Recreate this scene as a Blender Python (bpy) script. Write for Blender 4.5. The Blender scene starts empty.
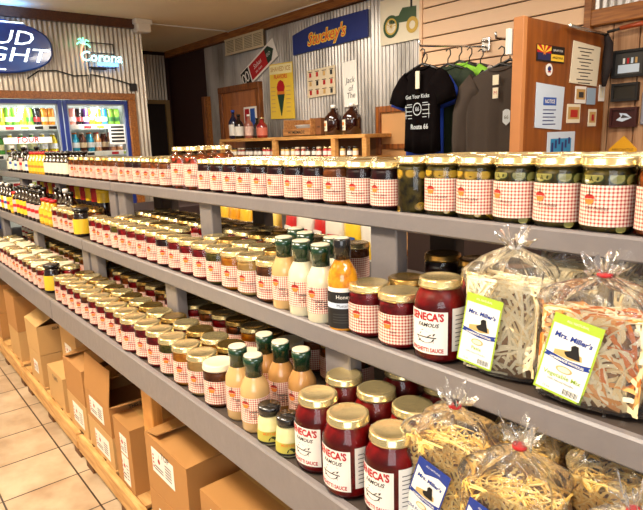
import bpy, math, random
from mathutils import Vector, Matrix
random.seed(7)
PI = math.pi
sc = bpy.context.scene
COL = sc.collection

# ------------------------------------------------------------------ camera
yaw, pitch, roll, FPX = -0.88234, -0.20306, -0.03240, 565.29
fw = Vector((math.sin(yaw)*math.cos(pitch), math.cos(yaw)*math.cos(pitch), math.sin(pitch)))
r0 = Vector((math.cos(yaw), -math.sin(yaw), 0)); u0 = r0.cross(fw)
rr = math.cos(roll)*r0 + math.sin(roll)*u0; uu = -math.sin(roll)*r0 + math.cos(roll)*u0
cd = bpy.data.cameras.new('camera'); cam = bpy.data.objects.new('camera', cd); COL.objects.link(cam)
cam.matrix_world = Matrix(((rr.x, uu.x, -fw.x, 0), (rr.y, uu.y, -fw.y, 0), (rr.z, uu.z, -fw.z, 1.46), (0, 0, 0, 1)))
cd.sensor_fit = 'HORIZONTAL'; cd.sensor_width = 36; cd.lens = FPX*36/643; cd.clip_start = .02
sc.camera = cam
sc.cycles.transparent_max_bounces = 24

# ------------------------------------------------------------------ world, lights, exposure
w = bpy.data.worlds.new('world'); sc.world = w; w.use_nodes = True
w.node_tree.nodes['Background'].inputs[0].default_value = (1.0, .93, .84, 1)
w.node_tree.nodes['Background'].inputs[1].default_value = .32
def area(loc, size, power, rot=(0, 0, 0), col=(1, .91, .78)):
    l = bpy.data.lights.new('room_and_fill_light', 'AREA'); l.shape = 'RECTANGLE'; l.size, l.size_y = size  # shared by ceiling lamps, window daylight and the added upward fill
    l.energy = power; l.color = col
    o = bpy.data.objects.new('room_and_fill_light', l); COL.objects.link(o); o.location = loc; o.rotation_euler = rot
area((-1.2, -.35, 2.58), (1.2, .35), 66)
area((-3.6, -.35, 2.58), (1.2, .35), 62)
area((-3.4, 2.2, 2.58), (1.2, .35), 46)
area((-.6, 2.1, 2.58), (1.2, .35), 40)
area((.9, .6, 2.58), (.35, 1.2), 30, col=(.9, .95, 1))
area((1.5, -1.6, 1.75), (1.8, 1.5), 40, rot=(math.radians(86), 0, math.radians(42)), col=(.93, .96, 1))   # shop window daylight
area((-1.4, -.7, 2.3), (1.2, .6), 38, rot=(PI, 0, 0)); area((-3.8, -.7, 2.3), (1.2, .6), 50, rot=(PI, 0, 0))   # added upward fill that brightens the ceiling, standing in for lamp spill
sc.view_settings.view_transform = 'Standard'; sc.view_settings.look = 'None'
sc.view_settings.gamma = 1; sc.view_settings.use_curve_mapping = False
sc.view_settings.exposure = .08

# ------------------------------------------------------------------ helpers
def lin(c):
    return tuple(((v/12.92) if v <= .04045 else ((v+.055)/1.055)**2.4) for v in c)
def hexc(h):
    return lin(tuple(int(h[i:i+2], 16)/255 for i in (0, 2, 4)))
MATS = {}
def mat(name, col, rough=.5, metal=0, coat=0, noise=0, nscale=20, bump=0, bscale=60, emit=0, col2=None, stretch=None, spec=.5):
    if name in MATS: return MATS[name]
    m = bpy.data.materials.new(name); m.use_nodes = True; nt = m.node_tree; b = nt.nodes['Principled BSDF']
    c = hexc(col) if isinstance(col, str) else col
    b.inputs['Base Color'].default_value = (*c, 1); b.inputs['Roughness'].default_value = rough
    b.inputs['Metallic'].default_value = metal; b.inputs['Coat Weight'].default_value = coat
    b.inputs['Coat Roughness'].default_value = .06; b.inputs['Specular IOR Level'].default_value = spec
    tc = nt.nodes.new('ShaderNodeTexCoord'); mp = nt.nodes.new('ShaderNodeMapping')
    nt.links.new(tc.outputs['Object'], mp.inputs[0])
    if stretch: mp.inputs['Scale'].default_value = stretch
    n = nt.nodes.new('ShaderNodeTexNoise'); n.inputs['Scale'].default_value = nscale; n.inputs['Detail'].default_value = 4
    nt.links.new(mp.outputs[0], n.inputs['Vector'])
    c2 = (hexc(col2) if isinstance(col2, str) else col2) if col2 else tuple(v*.8 for v in c)
    rp = nt.nodes.new('ShaderNodeValToRGB')
    rp.color_ramp.elements[0].position = .35 if col2 else .2; rp.color_ramp.elements[1].position = .65 if col2 else .8
    k = 1 if col2 else max(noise, .15)
    rp.color_ramp.elements[0].color = (*[a*(1-k)+b2*k for a, b2 in zip(c, c2)], 1); rp.color_ramp.elements[1].color = (*c, 1)
    nt.links.new(n.outputs['Fac'], rp.inputs[0]); nt.links.new(rp.outputs[0], b.inputs['Base Color'])
    if bump:
        n2 = nt.nodes.new('ShaderNodeTexNoise'); n2.inputs['Scale'].default_value = bscale
        nt.links.new(mp.outputs[0], n2.inputs['Vector'])
        bp = nt.nodes.new('ShaderNodeBump'); bp.inputs['Strength'].default_value = bump; bp.inputs['Distance'].default_value = .01
        nt.links.new(n2.outputs['Fac'], bp.inputs['Height']); nt.links.new(bp.outputs[0], b.inputs['Normal'])
    if emit:
        b.inputs['Emission Color'].default_value = (*c, 1); b.inputs['Emission Strength'].default_value = emit
    MATS[name] = m; return m
def clear_mat(name, tint=(1, 1, 1), base=.03, rough=.04, bump=0, bscale=40, gloss=(1, 1, 1)):
    if name in MATS: return MATS[name]
    m = bpy.data.materials.new(name); m.use_nodes = True; nt = m.node_tree; nt.nodes.clear()
    out = nt.nodes.new('ShaderNodeOutputMaterial'); mx = nt.nodes.new('ShaderNodeMixShader')
    tr = nt.nodes.new('ShaderNodeBsdfTransparent'); tr.inputs[0].default_value = (*tint, 1)
    gl = nt.nodes.new('ShaderNodeBsdfGlossy'); gl.inputs['Roughness'].default_value = rough; gl.inputs[0].default_value = (*gloss, 1)
    fr = nt.nodes.new('ShaderNodeFresnel'); fr.inputs[0].default_value = 1.45
    ad = nt.nodes.new('ShaderNodeMath'); ad.operation = 'ADD'; ad.use_clamp = True; ad.inputs[1].default_value = base
    nt.links.new(fr.outputs[0], ad.inputs[0]); nt.links.new(ad.outputs[0], mx.inputs[0])
    nt.links.new(tr.outputs[0], mx.inputs[1]); nt.links.new(gl.outputs[0], mx.inputs[2]); nt.links.new(mx.outputs[0], out.inputs[0])
    if bump:
        tc = nt.nodes.new('ShaderNodeTexCoord'); n2 = nt.nodes.new('ShaderNodeTexNoise'); n2.inputs['Scale'].default_value = bscale
        n2.inputs['Distortion'].default_value = 1.5; n2.inputs['Detail'].default_value = 3
        nt.links.new(tc.outputs['Object'], n2.inputs['Vector'])
        bp = nt.nodes.new('ShaderNodeBump'); bp.inputs['Strength'].default_value = bump; bp.inputs['Distance'].default_value = .012
        nt.links.new(n2.outputs['Fac'], bp.inputs['Height']); nt.links.new(bp.outputs[0], gl.inputs['Normal'])
    MATS[name] = m; return m
def gingham(name='gingham_paper', period=.0062, c='b02a1c', base='f3e0cc'):
    if name in MATS: return MATS[name]
    m = bpy.data.materials.new(name); m.use_nodes = True; nt = m.node_tree; b = nt.nodes['Principled BSDF']
    b.inputs['Roughness'].default_value = .55
    uv = nt.nodes.new('ShaderNodeUVMap'); sp = nt.nodes.new('ShaderNodeSeparateXYZ'); nt.links.new(uv.outputs[0], sp.inputs[0])
    hs = []
    for k in (0, 1):
        a = nt.nodes.new('ShaderNodeMath'); a.operation = 'MULTIPLY'; a.inputs[1].default_value = 1/period; nt.links.new(sp.outputs[k], a.inputs[0])
        f = nt.nodes.new('ShaderNodeMath'); f.operation = 'FRACT'; nt.links.new(a.outputs[0], f.inputs[0])
        g = nt.nodes.new('ShaderNodeMath'); g.operation = 'GREATER_THAN'; g.inputs[1].default_value = .55; nt.links.new(f.outputs[0], g.inputs[0]); hs.append(g)
    s = nt.nodes.new('ShaderNodeMath'); s.operation = 'ADD'; nt.links.new(hs[0].outputs[0], s.inputs[0]); nt.links.new(hs[1].outputs[0], s.inputs[1])
    h = nt.nodes.new('ShaderNodeMath'); h.operation = 'MULTIPLY'; h.inputs[1].default_value = .5; nt.links.new(s.outputs[0], h.inputs[0])
    mx = nt.nodes.new('ShaderNodeMix'); mx.data_type = 'RGBA'; mx.inputs[6].default_value = (*hexc(base), 1); mx.inputs[7].default_value = (*hexc(c), 1)
    nt.links.new(h.outputs[0], mx.inputs[0]); nt.links.new(mx.outputs[2], b.inputs['Base Color'])
    MATS[name] = m; return m

class MB:
    def __init__(s): s.v = []; s.f = []; s.mi = []; s.uv = []; s.mats = []; s.sm = []
    def m(s, mt):
        if mt not in s.mats: s.mats.append(mt)
        return s.mats.index(mt)
    def add(s, verts, faces, mt, uvs=None, smooth=False):
        k = len(s.v); i = s.m(mt); s.v += [tuple(v) for v in verts]
        for j, f in enumerate(faces):
            s.f.append([k+a for a in f]); s.mi.append(i); s.sm.append(smooth)
            s.uv.append([uvs[a] for a in f] if uvs else [(0, 0)]*len(f))
        return s
    def box(s, a, b, mt, bev=0, M=None):
        x0, y0, z0 = a; x1, y1, z1 = b
        if bev:
            e = bev; vs = []
            def ring(z, i): return [(x0+i, y0+i, z), (x1-i, y0+i, z), (x1-i, y1-i, z), (x0+i, y1-i, z)]
            # 8-gon rings for chamfered box
            def oct_(z, i, c): return [(x0+i+c, y0+i, z), (x1-i-c, y0+i, z), (x1-i, y0+i+c, z), (x1-i, y1-i-c, z), (x1-i-c, y1-i, z), (x0+i+c, y1-i, z), (x0+i, y1-i-c, z), (x0+i, y0+i+c, z)]
            rs = [oct_(z0, e*.9, e*.1), oct_(z0+e, 0, e), oct_(z1-e, 0, e), oct_(z1, e*.9, e*.1)]
            vs = sum(rs, []); fs = []
            for k in range(3):
                for j in range(8): fs.append((k*8+j, k*8+(j+1) % 8, (k+1)*8+(j+1) % 8, (k+1)*8+j))
            fs += [tuple(reversed(range(8))), tuple(range(24, 32))]
        else:
            vs = [(x0, y0, z0), (x1, y0, z0), (x1, y1, z0), (x0, y1, z0), (x0, y0, z1), (x1, y0, z1), (x1, y1, z1), (x0, y1, z1)]
            fs = [(3, 2, 1, 0), (4, 5, 6, 7), (0, 1, 5, 4), (1, 2, 6, 5), (2, 3, 7, 6), (3, 0, 4, 7)]
        if M: vs = [M @ Vector(v) for v in vs]
        return s.add(vs, fs, mt)
    def loft(s, rings, mt, caps=True, smooth=True, closed=True, uvs=False):
        n = len(rings[0]); vs = sum([list(r) for r in rings], []); fs = []
        for k in range(len(rings)-1):
            for j in range(n if closed else n-1):
                fs.append((k*n+j, k*n+(j+1) % n, (k+1)*n+(j+1) % n, (k+1)*n+j))
        s.add(vs, fs, mt, smooth=smooth)
        if caps and closed:
            k = len(s.v)-len(vs)
            s.f += [[k+a for a in reversed(range(n))], [k+(len(rings)-1)*n+a for a in range(n)]]
            s.mi += [s.m(mt)]*2; s.sm += [False]*2; s.uv += [[(0, 0)]*n]*2
        return s
    def lathe(s, prof, mt, n=24, c=(0, 0, 0), caps=True, smooth=True):
        return s.loft([[(c[0]+r*math.cos(2*PI*j/n), c[1]+r*math.sin(2*PI*j/n), c[2]+z) for j in range(n)] for r, z in prof], mt, caps, smooth)
    def tube(s, pts, r, mt, n=8, rs=None):
        rings = []
        P = [Vector(p) for p in pts]; pn = None
        for i, p in enumerate(P):
            t = (P[min(i+1, len(P)-1)]-P[max(i-1, 0)]).normalized()
            a = t.cross(Vector((0, 0, 1)) if abs(t.z) < .9 else Vector((1, 0, 0))).normalized()
            if pn is not None:
                a2 = pn-t*pn.dot(t)
                if a2.length > 1e-4: a = a2.normalized()
            pn = a; b = t.cross(a); q = rs[i] if rs else r
            rings.append([tuple(p+a*q*math.cos(2*PI*j/n)+b*q*math.sin(2*PI*j/n)) for j in range(n)])
        return s.loft(rings, mt)
    def poly(s, pts, fn, mt):      # flat polygon through a mapping function
        return s.add([fn(*p) for p in pts], [tuple(range(len(pts)))], mt)
    def rect(s, u0, v0, u1, v1, fn, mt, nu=1):
        vs = []; fs = []; uv = []
        for k in range(nu+1):
            u = u0+(u1-u0)*k/nu; vs += [fn(u, v0), fn(u, v1)]; uv += [(u, v0), (u, v1)]
        for k in range(nu): fs.append((2*k, 2*k+2, 2*k+3, 2*k+1))
        return s.add(vs, fs, mt, uvs=uv, smooth=nu > 2)
    def text(s, t, size, u, v, fn, mt, shear=0, bold=0, ang=0, align='CENTER', sx=1):
        vs, fs = text_data(t, shear, bold, align); ca, sa = math.cos(ang), math.sin(ang)
        return s.add([fn(u+(x*sx*ca-y*sa)*size, v+(x*sx*sa+y*ca)*size) for x, y in vs], fs, mt)
    def build(s, name, parent=None, loc=None, rot=None):
        me = bpy.data.meshes.new(name); me.from_pydata(s.v, [], s.f); 
        for mt in s.mats: me.materials.append(mt)
        ul = me.uv_layers.new(name='UVMap'); k = 0; flat = []
        for u in s.uv:
            for a in u: flat += [a[0], a[1]]
        ul.data.foreach_set('uv', flat)
        me.polygons.foreach_set('material_index', s.mi); me.polygons.foreach_set('use_smooth', s.sm); me.update()
        o = bpy.data.objects.new(name, me); COL.objects.link(o)
        if parent: o.parent = parent
        if loc: o.location = loc
        if rot: o.rotation_euler = rot
        return o
_tc = {}
def text_data(t, shear, bold, align):
    k = (t, shear, bold, align)
    if k not in _tc:
        cu = bpy.data.curves.new('lettering', 'FONT'); cu.body = t; cu.size = 1; cu.shear = shear; cu.offset = bold
        cu.align_x = align; cu.align_y = 'CENTER'; cu.resolution_u = 2
        o = bpy.data.objects.new('lettering', cu); COL.objects.link(o); bpy.context.view_layer.update()
        me = o.evaluated_get(bpy.context.evaluated_depsgraph_get()).to_mesh()
        _tc[k] = ([(v.co.x, v.co.y) for v in me.vertices], [tuple(p.vertices) for p in me.polygons])
        o.to_mesh_clear(); bpy.data.objects.remove(o); bpy.data.curves.remove(cu)
    return _tc[k]
def tag(o, label, cat, group=None, kind=None):
    o['label'] = label; o['category'] = cat
    if group: o['group'] = group
    if kind: o['kind'] = kind
    return o
def struct(o, label=None, cat=None):
    o['kind'] = 'structure'
    if label: o['label'] = label
    if cat: o['category'] = cat
    return o
def empty(name, loc, label, cat, group=None, rz=0):
    o = bpy.data.objects.new(name, None); COL.objects.link(o); o.location = loc; o.rotation_euler = (0, 0, rz)
    return tag(o, label, cat, group)
def copy_tree(o, parent=None):
    c = o.copy(); COL.objects.link(c)
    if parent: c.parent = parent
    for ch in KIDS.get(o.name, []): copy_tree(ch, c)
    return c
KIDS = {}
PROTOS = []; PLACED = []
class Proto:
    def __init__(s, root):
        s.root = root; s.used = False; PROTOS.append(s)
        for o in [root]+list(root.children): KIDS[o.name] = list(o.children)
        for ch in root.children:
            for g in ch.children: KIDS[g.name] = []
    def place(s, loc, rz, label, cat, group=None, rx=0, ry=0, scale=None):
        o = copy_tree(s.root) if s.used else s.root
        s.used = True; o.location = loc; o.rotation_euler = (rx, ry, rz)
        if scale: o.scale = scale
        o['label'] = label; o['category'] = cat
        if group: o['group'] = group
        elif 'group' in o: del o['group']
        PLACED.append(o)
        return o
ORD = 'first second third fourth fifth sixth seventh eighth ninth tenth eleventh twelfth thirteenth fourteenth fifteenth sixteenth seventeenth eighteenth nineteenth twentieth'.split()
ORD += ['twenty-'+o for o in ORD[:9]] + ['thirtieth'] + ['thirty-'+o for o in ORD[:9]]
def plane(o, U, V):
    o, U, V = Vector(o), Vector(U), Vector(V)
    return lambda u, v: tuple(o+U*u+V*v)
def wallfn(y): return lambda u, v: (u, y, v)               # on a wall facing -y
def sidefn(x): return lambda u, v: (x, u, v)               # on a wall facing +x, u = y
def cyl(r, a0): return lambda u, v: (r*math.cos(a0+u/r), r*math.sin(a0+u/r), v)

# materials
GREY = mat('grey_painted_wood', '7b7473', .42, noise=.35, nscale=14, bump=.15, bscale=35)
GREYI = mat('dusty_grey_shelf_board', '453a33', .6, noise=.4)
PINE = mat('bare_pine_wood', 'd99a4c', .5, noise=.5, nscale=9, stretch=(1, 6, 1), col2='b8752f')
PALLET = mat('pale_pallet_wood', 'd8ab6c', .6, nscale=7, col2='b98548', stretch=(1, 8, 8))
CARD = mat('brown_cardboard', 'b07c42', .65, noise=.3, nscale=5)
CARDL = mat('pale_cardboard', 'c49a60', .65, noise=.3, nscale=5)
CARDD = mat('cardboard_inside', 'a56c38', .75, noise=.2)
TAPE = mat('packing_tape', 'c79a5c', .25)
WHITE = mat('white_paper', 'efe9df', .6); CREAM = mat('cream_paper', 'e8dcc0', .6)
BLACK = mat('black_ink', '14110f', .6); DKGREY = mat('dark_grey', '3a3734', .5)
GOLD = mat('gold_lid_metal', 'e2cd96', .24, metal=.8, bump=.05, bscale=90)
GOLDD = mat('dark_shaded_gold', 'a5854a', .25, metal=.85)  # darker gold; on rear-row lids it puts their shade into the colour
LIDW = mat('cream_white_lid', 'd8ccb0', .3)
LIDB = mat('black_lid', '1a1716', .25, coat=.4)
GLASS = clear_mat('clear_glass', (.98, .985, .97), -.01)
def hazy(m, k):
    nt = m.node_tree; out = nt.nodes['Material Output']; src = out.inputs[0].links[0].from_socket
    mx = nt.nodes.new('ShaderNodeMixShader'); mx.inputs[0].default_value = k; df = nt.nodes.new('ShaderNodeBsdfTranslucent'); d2_ = nt.nodes.new('ShaderNodeBsdfDiffuse'); m2 = nt.nodes.new('ShaderNodeMixShader')
    nt.links.new(df.outputs[0], m2.inputs[1]); nt.links.new(d2_.outputs[0], m2.inputs[2]); nt.links.new(src, mx.inputs[1]); nt.links.new(m2.outputs[0], mx.inputs[2]); nt.links.new(mx.outputs[0], out.inputs[0]); return m
FILM = clear_mat('crinkled_clear_film', (.99, .985, .97), .0, .16, bump=.7, bscale=30)
hazy(FILM, .07)
GING = gingham()
GINGN = gingham('gingham_paper_fine', .0052)
APPLE = mat('apple_red_print', 'b3261a', .55); ORANGEP = mat('orange_print', 'd97a28', .55); STEM = mat('stem_green_print', '27331b', .6)
RED = mat('red_print', 'b5141c', .5); NAVY = mat('navy_print', '1c2a6b', .5); LIME = mat('lime_print', 'a9c437', .5)
TAN = mat('tan_print', 'c59b5b', .5); PALE = mat('pale_blue_print', 'c9d6e4', .5); BLUEB = mat('blue_print', '2b56a8', .5)
CHROME = mat('chrome', 'cfcfcf', .2, metal=1)

# ------------------------------------------------------------------ structure
def floor_mat():
    m = bpy.data.materials.new('floor_tile'); m.use_nodes = True; nt = m.node_tree; b = nt.nodes['Principled BSDF']
    tc = nt.nodes.new('ShaderNodeTexCoord'); sp = nt.nodes.new('ShaderNodeSeparateXYZ'); nt.links.new(tc.outputs['Object'], sp.inputs[0])
    gs = []; fl = []
    for k, off in ((0, 3.745), (1, -.5987)):
        a = nt.nodes.new('ShaderNodeMath'); a.operation = 'ADD'; a.inputs[1].default_value = off+30.5; nt.links.new(sp.outputs[k], a.inputs[0])
        d = nt.nodes.new('ShaderNodeMath'); d.operation = 'MULTIPLY'; d.inputs[1].default_value = 1/.305; nt.links.new(a.outputs[0], d.inputs[0])
        f = nt.nodes.new('ShaderNodeMath'); f.operation = 'FRACT'; nt.links.new(d.outputs[0], f.inputs[0])
        s = nt.nodes.new('ShaderNodeMath'); s.operation = 'SUBTRACT'; s.inputs[1].default_value = .5; nt.links.new(f.outputs[0], s.inputs[0])
        ab = nt.nodes.new('ShaderNodeMath'); ab.operation = 'ABSOLUTE'; nt.links.new(s.outputs[0], ab.inputs[0])
        g = nt.nodes.new('ShaderNodeMath'); g.operation = 'GREATER_THAN'; g.inputs[1].default_value = .488; nt.links.new(ab.outputs[0], g.inputs[0]); gs.append(g)
        q = nt.nodes.new('ShaderNodeMath'); q.operation = 'FLOOR'; nt.links.new(d.outputs[0], q.inputs[0]); fl.append(q)
    mxg = nt.nodes.new('ShaderNodeMath'); mxg.operation = 'MAXIMUM'; nt.links.new(gs[0].outputs[0], mxg.inputs[0]); nt.links.new(gs[1].outputs[0], mxg.inputs[1])
    cb = nt.nodes.new('ShaderNodeCombineXYZ'); nt.links.new(fl[0].outputs[0], cb.inputs[0]); nt.links.new(fl[1].outputs[0], cb.inputs[1])
    wn = nt.nodes.new('ShaderNodeTexWhiteNoise'); nt.links.new(cb.outputs[0], wn.inputs[0])
    n = nt.nodes.new('ShaderNodeTexNoise'); n.inputs['Scale'].default_value = 7; n.inputs['Detail'].default_value = 6; nt.links.new(tc.outputs['Object'], n.inputs['Vector'])
    ad = nt.nodes.new('ShaderNodeMath'); ad.operation = 'MULTIPLY_ADD'; ad.inputs[1].default_value = .22; nt.links.new(wn.outputs['Value'], ad.inputs[0]); nt.links.new(n.outputs['Fac'], ad.inputs[2])
    rp = nt.nodes.new('ShaderNodeValToRGB'); rp.color_ramp.elements[0].position = .35; rp.color_ramp.elements[1].position = .8
    rp.color_ramp.elements[0].color = (*hexc('a08466'), 1); rp.color_ramp.elements[1].color = (*hexc('c8b092'), 1); nt.links.new(ad.outputs[0], rp.inputs[0])
    mx = nt.nodes.new('ShaderNodeMix'); mx.data_type = 'RGBA'; mx.inputs[7].default_value = (*hexc('3a2a20'), 1)
    nt.links.new(mxg.outputs[0], mx.inputs[0]); nt.links.new(rp.outputs[0], mx.inputs[6]); nt.links.new(mx.outputs[2], b.inputs['Base Color'])
    b.inputs['Roughness'].default_value = .32
    return m
struct(MB().box((-8.2, -2.5, -.1), (1.8, 4.3, 0), floor_mat()).build('floor'), 'tan square ceramic floor tiles with dark grout', 'floor')
CEIL = mat('ceiling_cream', 'f6e2b8', .85, noise=.15, nscale=3, bump=.25, bscale=160)
struct(MB().box((-8.2, -2.5, 2.65), (1.8, 4.3, 2.75), CEIL).build('ceiling'), 'cream textured ceiling', 'ceiling')
MAROON = mat('dark_maroon_wall_paint', '35160f', .7, noise=.3)
WOODT = mat('orange_brown_trim', 'a8692c', .4, nscale=6, col2='7c451a', stretch=(1, 12, 12))
WOODD = mat('dark_brown_trim', '5b3015', .45, nscale=6, col2='40200e', stretch=(1, 12, 12))
DRY = mat('drywall', 'b8a184', .8)
METAL = mat('corrugated_galvanized_metal', 'c2bcb6', .38, metal=.55, nscale=3, col2='857f78', stretch=(1.5, 1.5, .5))
METALC = mat('corrugated_bright_metal', 'cfc4b4', .35, metal=.5, nscale=3, col2='a59a8c', stretch=(1.5, 1.5, .5))
struct(MB().box((-8.2, 3.53, 0), (1.8, 3.66, 2.65), MAROON).build('wall_back'), 'back wall of the shop', 'wall')
def corr(axis, a0, a1, z0, z1, pos, mt, p=.042, d=.011, sgn=-1):
    n = int((a1-a0)/p*8); F = []; B = []
    for k in range(n+1):
        a = a0+(a1-a0)*k/n; q = pos+sgn*(d*.5+d*.5*math.sin(2*PI*a/p))
        F.append((a, q)); B.append((a, pos-sgn*.004))
    rings = []
    for z in (z0, z1):
        rings.append([(a, q, z) if axis == 'x' else (q, a, z) for a, q in F])
    b = MB(); b.loft(rings, mt, closed=False)
    x0, x1 = F[0][0], F[-1][0]
    if axis == 'x': b.box((x0, pos+.001, z0), (x1, pos+.01, z1), mt)
    else: b.box((pos-.01, x0, z0), (pos-.001, x1, z1), mt)
    return b
struct(corr('x', -6.36, -2.95, 0, 2.56, 3.515, METAL).build('wall_back_corrugated'), 'grey corrugated metal sheeting on the back wall', 'wall cladding')
struct(corr('x', -1.70, 1.2, 2.14, 2.56, 3.515, METAL).build('wall_back_corrugated_right'), 'corrugated metal strip above the planked wall', 'wall cladding')
# left (cooler) wall: a thick box with the cooler built in
b = MB(); b.box((-6.75, -1.6, 1.97), (-5.68, 2.44, 2.65), DRY); b.box((-6.75, 2.33, 0), (-5.68, 2.44, 1.97), DRY); b.box((-6.75, -1.6, 0), (-5.68, -.25, 1.97), DRY)
struct(b.build('wall_left'), 'wall holding the drinks cooler', 'wall')
struct(corr('y', -1.6, 2.44, 1.955, 2.58, -5.672, METALC, sgn=1).build('wall_left_corrugated'), 'corrugated metal sheeting above the drinks cooler', 'wall cladding')
struct(corr('y', 2.31, 2.44, 0, 1.955, -5.672, METALC, sgn=1).build('wall_left_corrugated_strip'), 'narrow corrugated metal strip right of the cooler', 'wall cladding')
# hall
struct(MB().box((-7.6, 2.44, 0), (-7.4, 3.53, 2.65), MAROON).build('wall_hall'), 'dark end wall of the hall', 'wall')
struct(corr('y', 3.02, 3.46, 2.03, 2.6, -7.36, METALC, sgn=1).build('wall_hall_corrugated'), 'corrugated metal above the hall doorway', 'wall cladding')
b = MB(); b.box((-7.395, 3.42, 0), (-7.34, 3.48, 2.03), mat('tan_door_trim', '8f7346', .5)); b.box((-7.395, 2.5, 1.98), (-7.34, 3.42, 2.03), MATS['tan_door_trim'])
b.box((-7.395, 2.5, 0), (-7.37, 3.42, 1.98), mat('dark_doorway', '1d0f0a', .8)); struct(b.build('door_2'), 'dark doorway with tan trim at the end of the hall', 'door')
# trims
struct(MB().box((-7.35, 3.47, 2.57), (1.8, 3.53, 2.65), WOODT).build('trim_1'), 'wooden cornice along the back wall', 'trim')
struct(MB().box((-5.70, -1.6, 2.565), (-5.62, 2.4, 2.65), WOODD).build('trim_2'), 'dark wooden cornice above the cooler wall', 'trim')
b = MB(); b.tube([(-5.66, -1.6, 2.645), (-5.66, 1.2, 2.644), (-5.69, 2.35, 2.64), (-5.69, 3.40, 2.645), (-5.69, 3.46, 2.64)], .006, WHITE); b.tube([(-5.69, 3.455, 2.645), (-3.0, 3.455, 2.646)], .006, WHITE)
tag(b.build('ceiling_cable'), 'thin white cable running along the ceiling edge', 'cable')
b = MB(); b.box((-1.70, 3.46, 2.05), (1.8, 3.53, 2.14), WOODT, .006); struct(b.build('trim_3'), 'wooden rail above the planked wall', 'trim')
PLANK = mat('pinkish_plank_paneling', 'b98d66', .55, nscale=5, col2='946744', stretch=(9, 1, .8))
b = MB(); x = -1.70
while x < 1.7:
    b.box((x+.003, 3.50, 0), (x+.143, 3.529, 2.05), PLANK, .003); x += .146
struct(b.build('wall_back_planks'), 'planked wood paneling behind the small frames', 'wall cladding')
# door_1 in the back wall
DOORW = mat('varnished_door_wood', 'b4692a', .35, coat=.3, nscale=5, col2='94521c', stretch=(7, 1, .6))
DTRIM = mat('door_casing_wood', '96551f', .4, nscale=6, col2='5c3010', stretch=(7, 7, 1))
d = bpy.data.objects.new('door_1', None); COL.objects.link(d); struct(d, 'varnished wooden door in the corrugated back wall', 'door')
b = MB(); b.box((-6.0, 3.455, 0), (-5.93, 3.535, 2.0), DTRIM, .004); b.box((-5.22, 3.455, 0), (-5.15, 3.535, 2.0), DTRIM, .004); b.box((-6.0, 3.45, 2.0), (-5.15, 3.535, 2.07), DTRIM, .004); b.build('door_frame', d)
b = MB(); b.box((-5.93, 3.475, .01), (-5.22, 3.50, 2.0), DOORW)
for z0, z1 in ((.2, .9), (1.05, 1.85)):
    b.box((-5.83, 3.47, z0), (-5.32, 3.476, z1), DOORW, .002)
b.build('door_leaf', d)
MB().lathe([(.012, 0), (.014, .02), (.028, .035), (.026, .06), (.01, .07)], GOLDD, 16).build('door_knob', d, (-5.29, 3.474, 1.0), (PI/2, 0, 0))
b = MB(); b.box((-6.40, 3.45, 0), (-6.33, 3.53, 2.0), DTRIM, .004); b.box((-6.33, 3.46, 0), (-6.28, 3.53, 2.0), WOODT); struct(b.build('trim_4'), 'vertical wooden casing at the hall corner', 'trim')
# slatwall
SLAT = mat('maple_slatwall', 'ecc49c', .5, noise=.15, nscale=6, stretch=(1, 9, 9)); GROOVE = mat('slat_groove', '2a1a12', .8)
b = MB(); b.box((-2.95, 3.50, .3), (-1.70, 3.529, 2.56), GROOVE); z = .3
while z < 2.55:
    b.box((-2.95, 3.475, z+.004), (-1.70, 3.501, min(z+.099, 2.56)), SLAT, .002); z += .104
b.box((-2.97, 3.465, .3), (-2.945, 3.53, 2.56), SLAT); b.box((-1.71, 3.455, .3), (-1.67, 3.53, 2.56), WOODT)
struct(b.build('wall_back_slatwall'), 'maple slatwall panel behind the hanging shirts', 'wall cladding')

# ------------------------------------------------------------------ cooler
CAB = mat('cooler_white_liner', 'e8ece8', .4); BLUEF = mat('cooler_blue_frame', '1d3382', .35); GASK = mat('cooler_grey_gasket', '9aa0a8', .4)
SHELFW = mat('white_wire_shelf', 'f2f0ea', .4)
ck = empty('drinks_cooler', (-5.7, 1.0, 0), 'built-in glass door drinks cooler with blue door frames, full of cans', 'cooler')
def loc(o): return tuple(-v for v in ck.location)
b = MB(); b.box((-6.5, -.2, 0), (-6.45, 2.3, 1.95), CAB); b.box((-6.45, -.2, .0), (-5.72, 2.3, .1), CAB); b.box((-6.45, -.2, 1.92), (-5.72, 2.3, 1.96), CAB)
b.box((-6.45, -.24, 0), (-5.72, -.2, 1.96), CAB); b.box((-6.45, 2.27, 0), (-5.72, 2.31, 1.96), CAB); b.build('cabinet', ck, loc(0))
b = MB(); b.box((-5.68, -.3, 1.89), (-5.63, 2.31, 1.955), WOODT, .004); b.box((-5.68, 2.235, .0), (-5.63, 2.31, 1.89), WOODT, .004); b.build('wooden_surround', ck, loc(0))
DW = .675
doors = [(-.13, .24), (.245, .915), (.945, 1.615), (1.64, 2.23)]
doors = [(-.2, .27), (.275, .94), (.945, 1.615), (1.625, 2.235)]
tube_m = mat('cooler_light_tube', (.95, 1, 1), emit=5)
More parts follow.
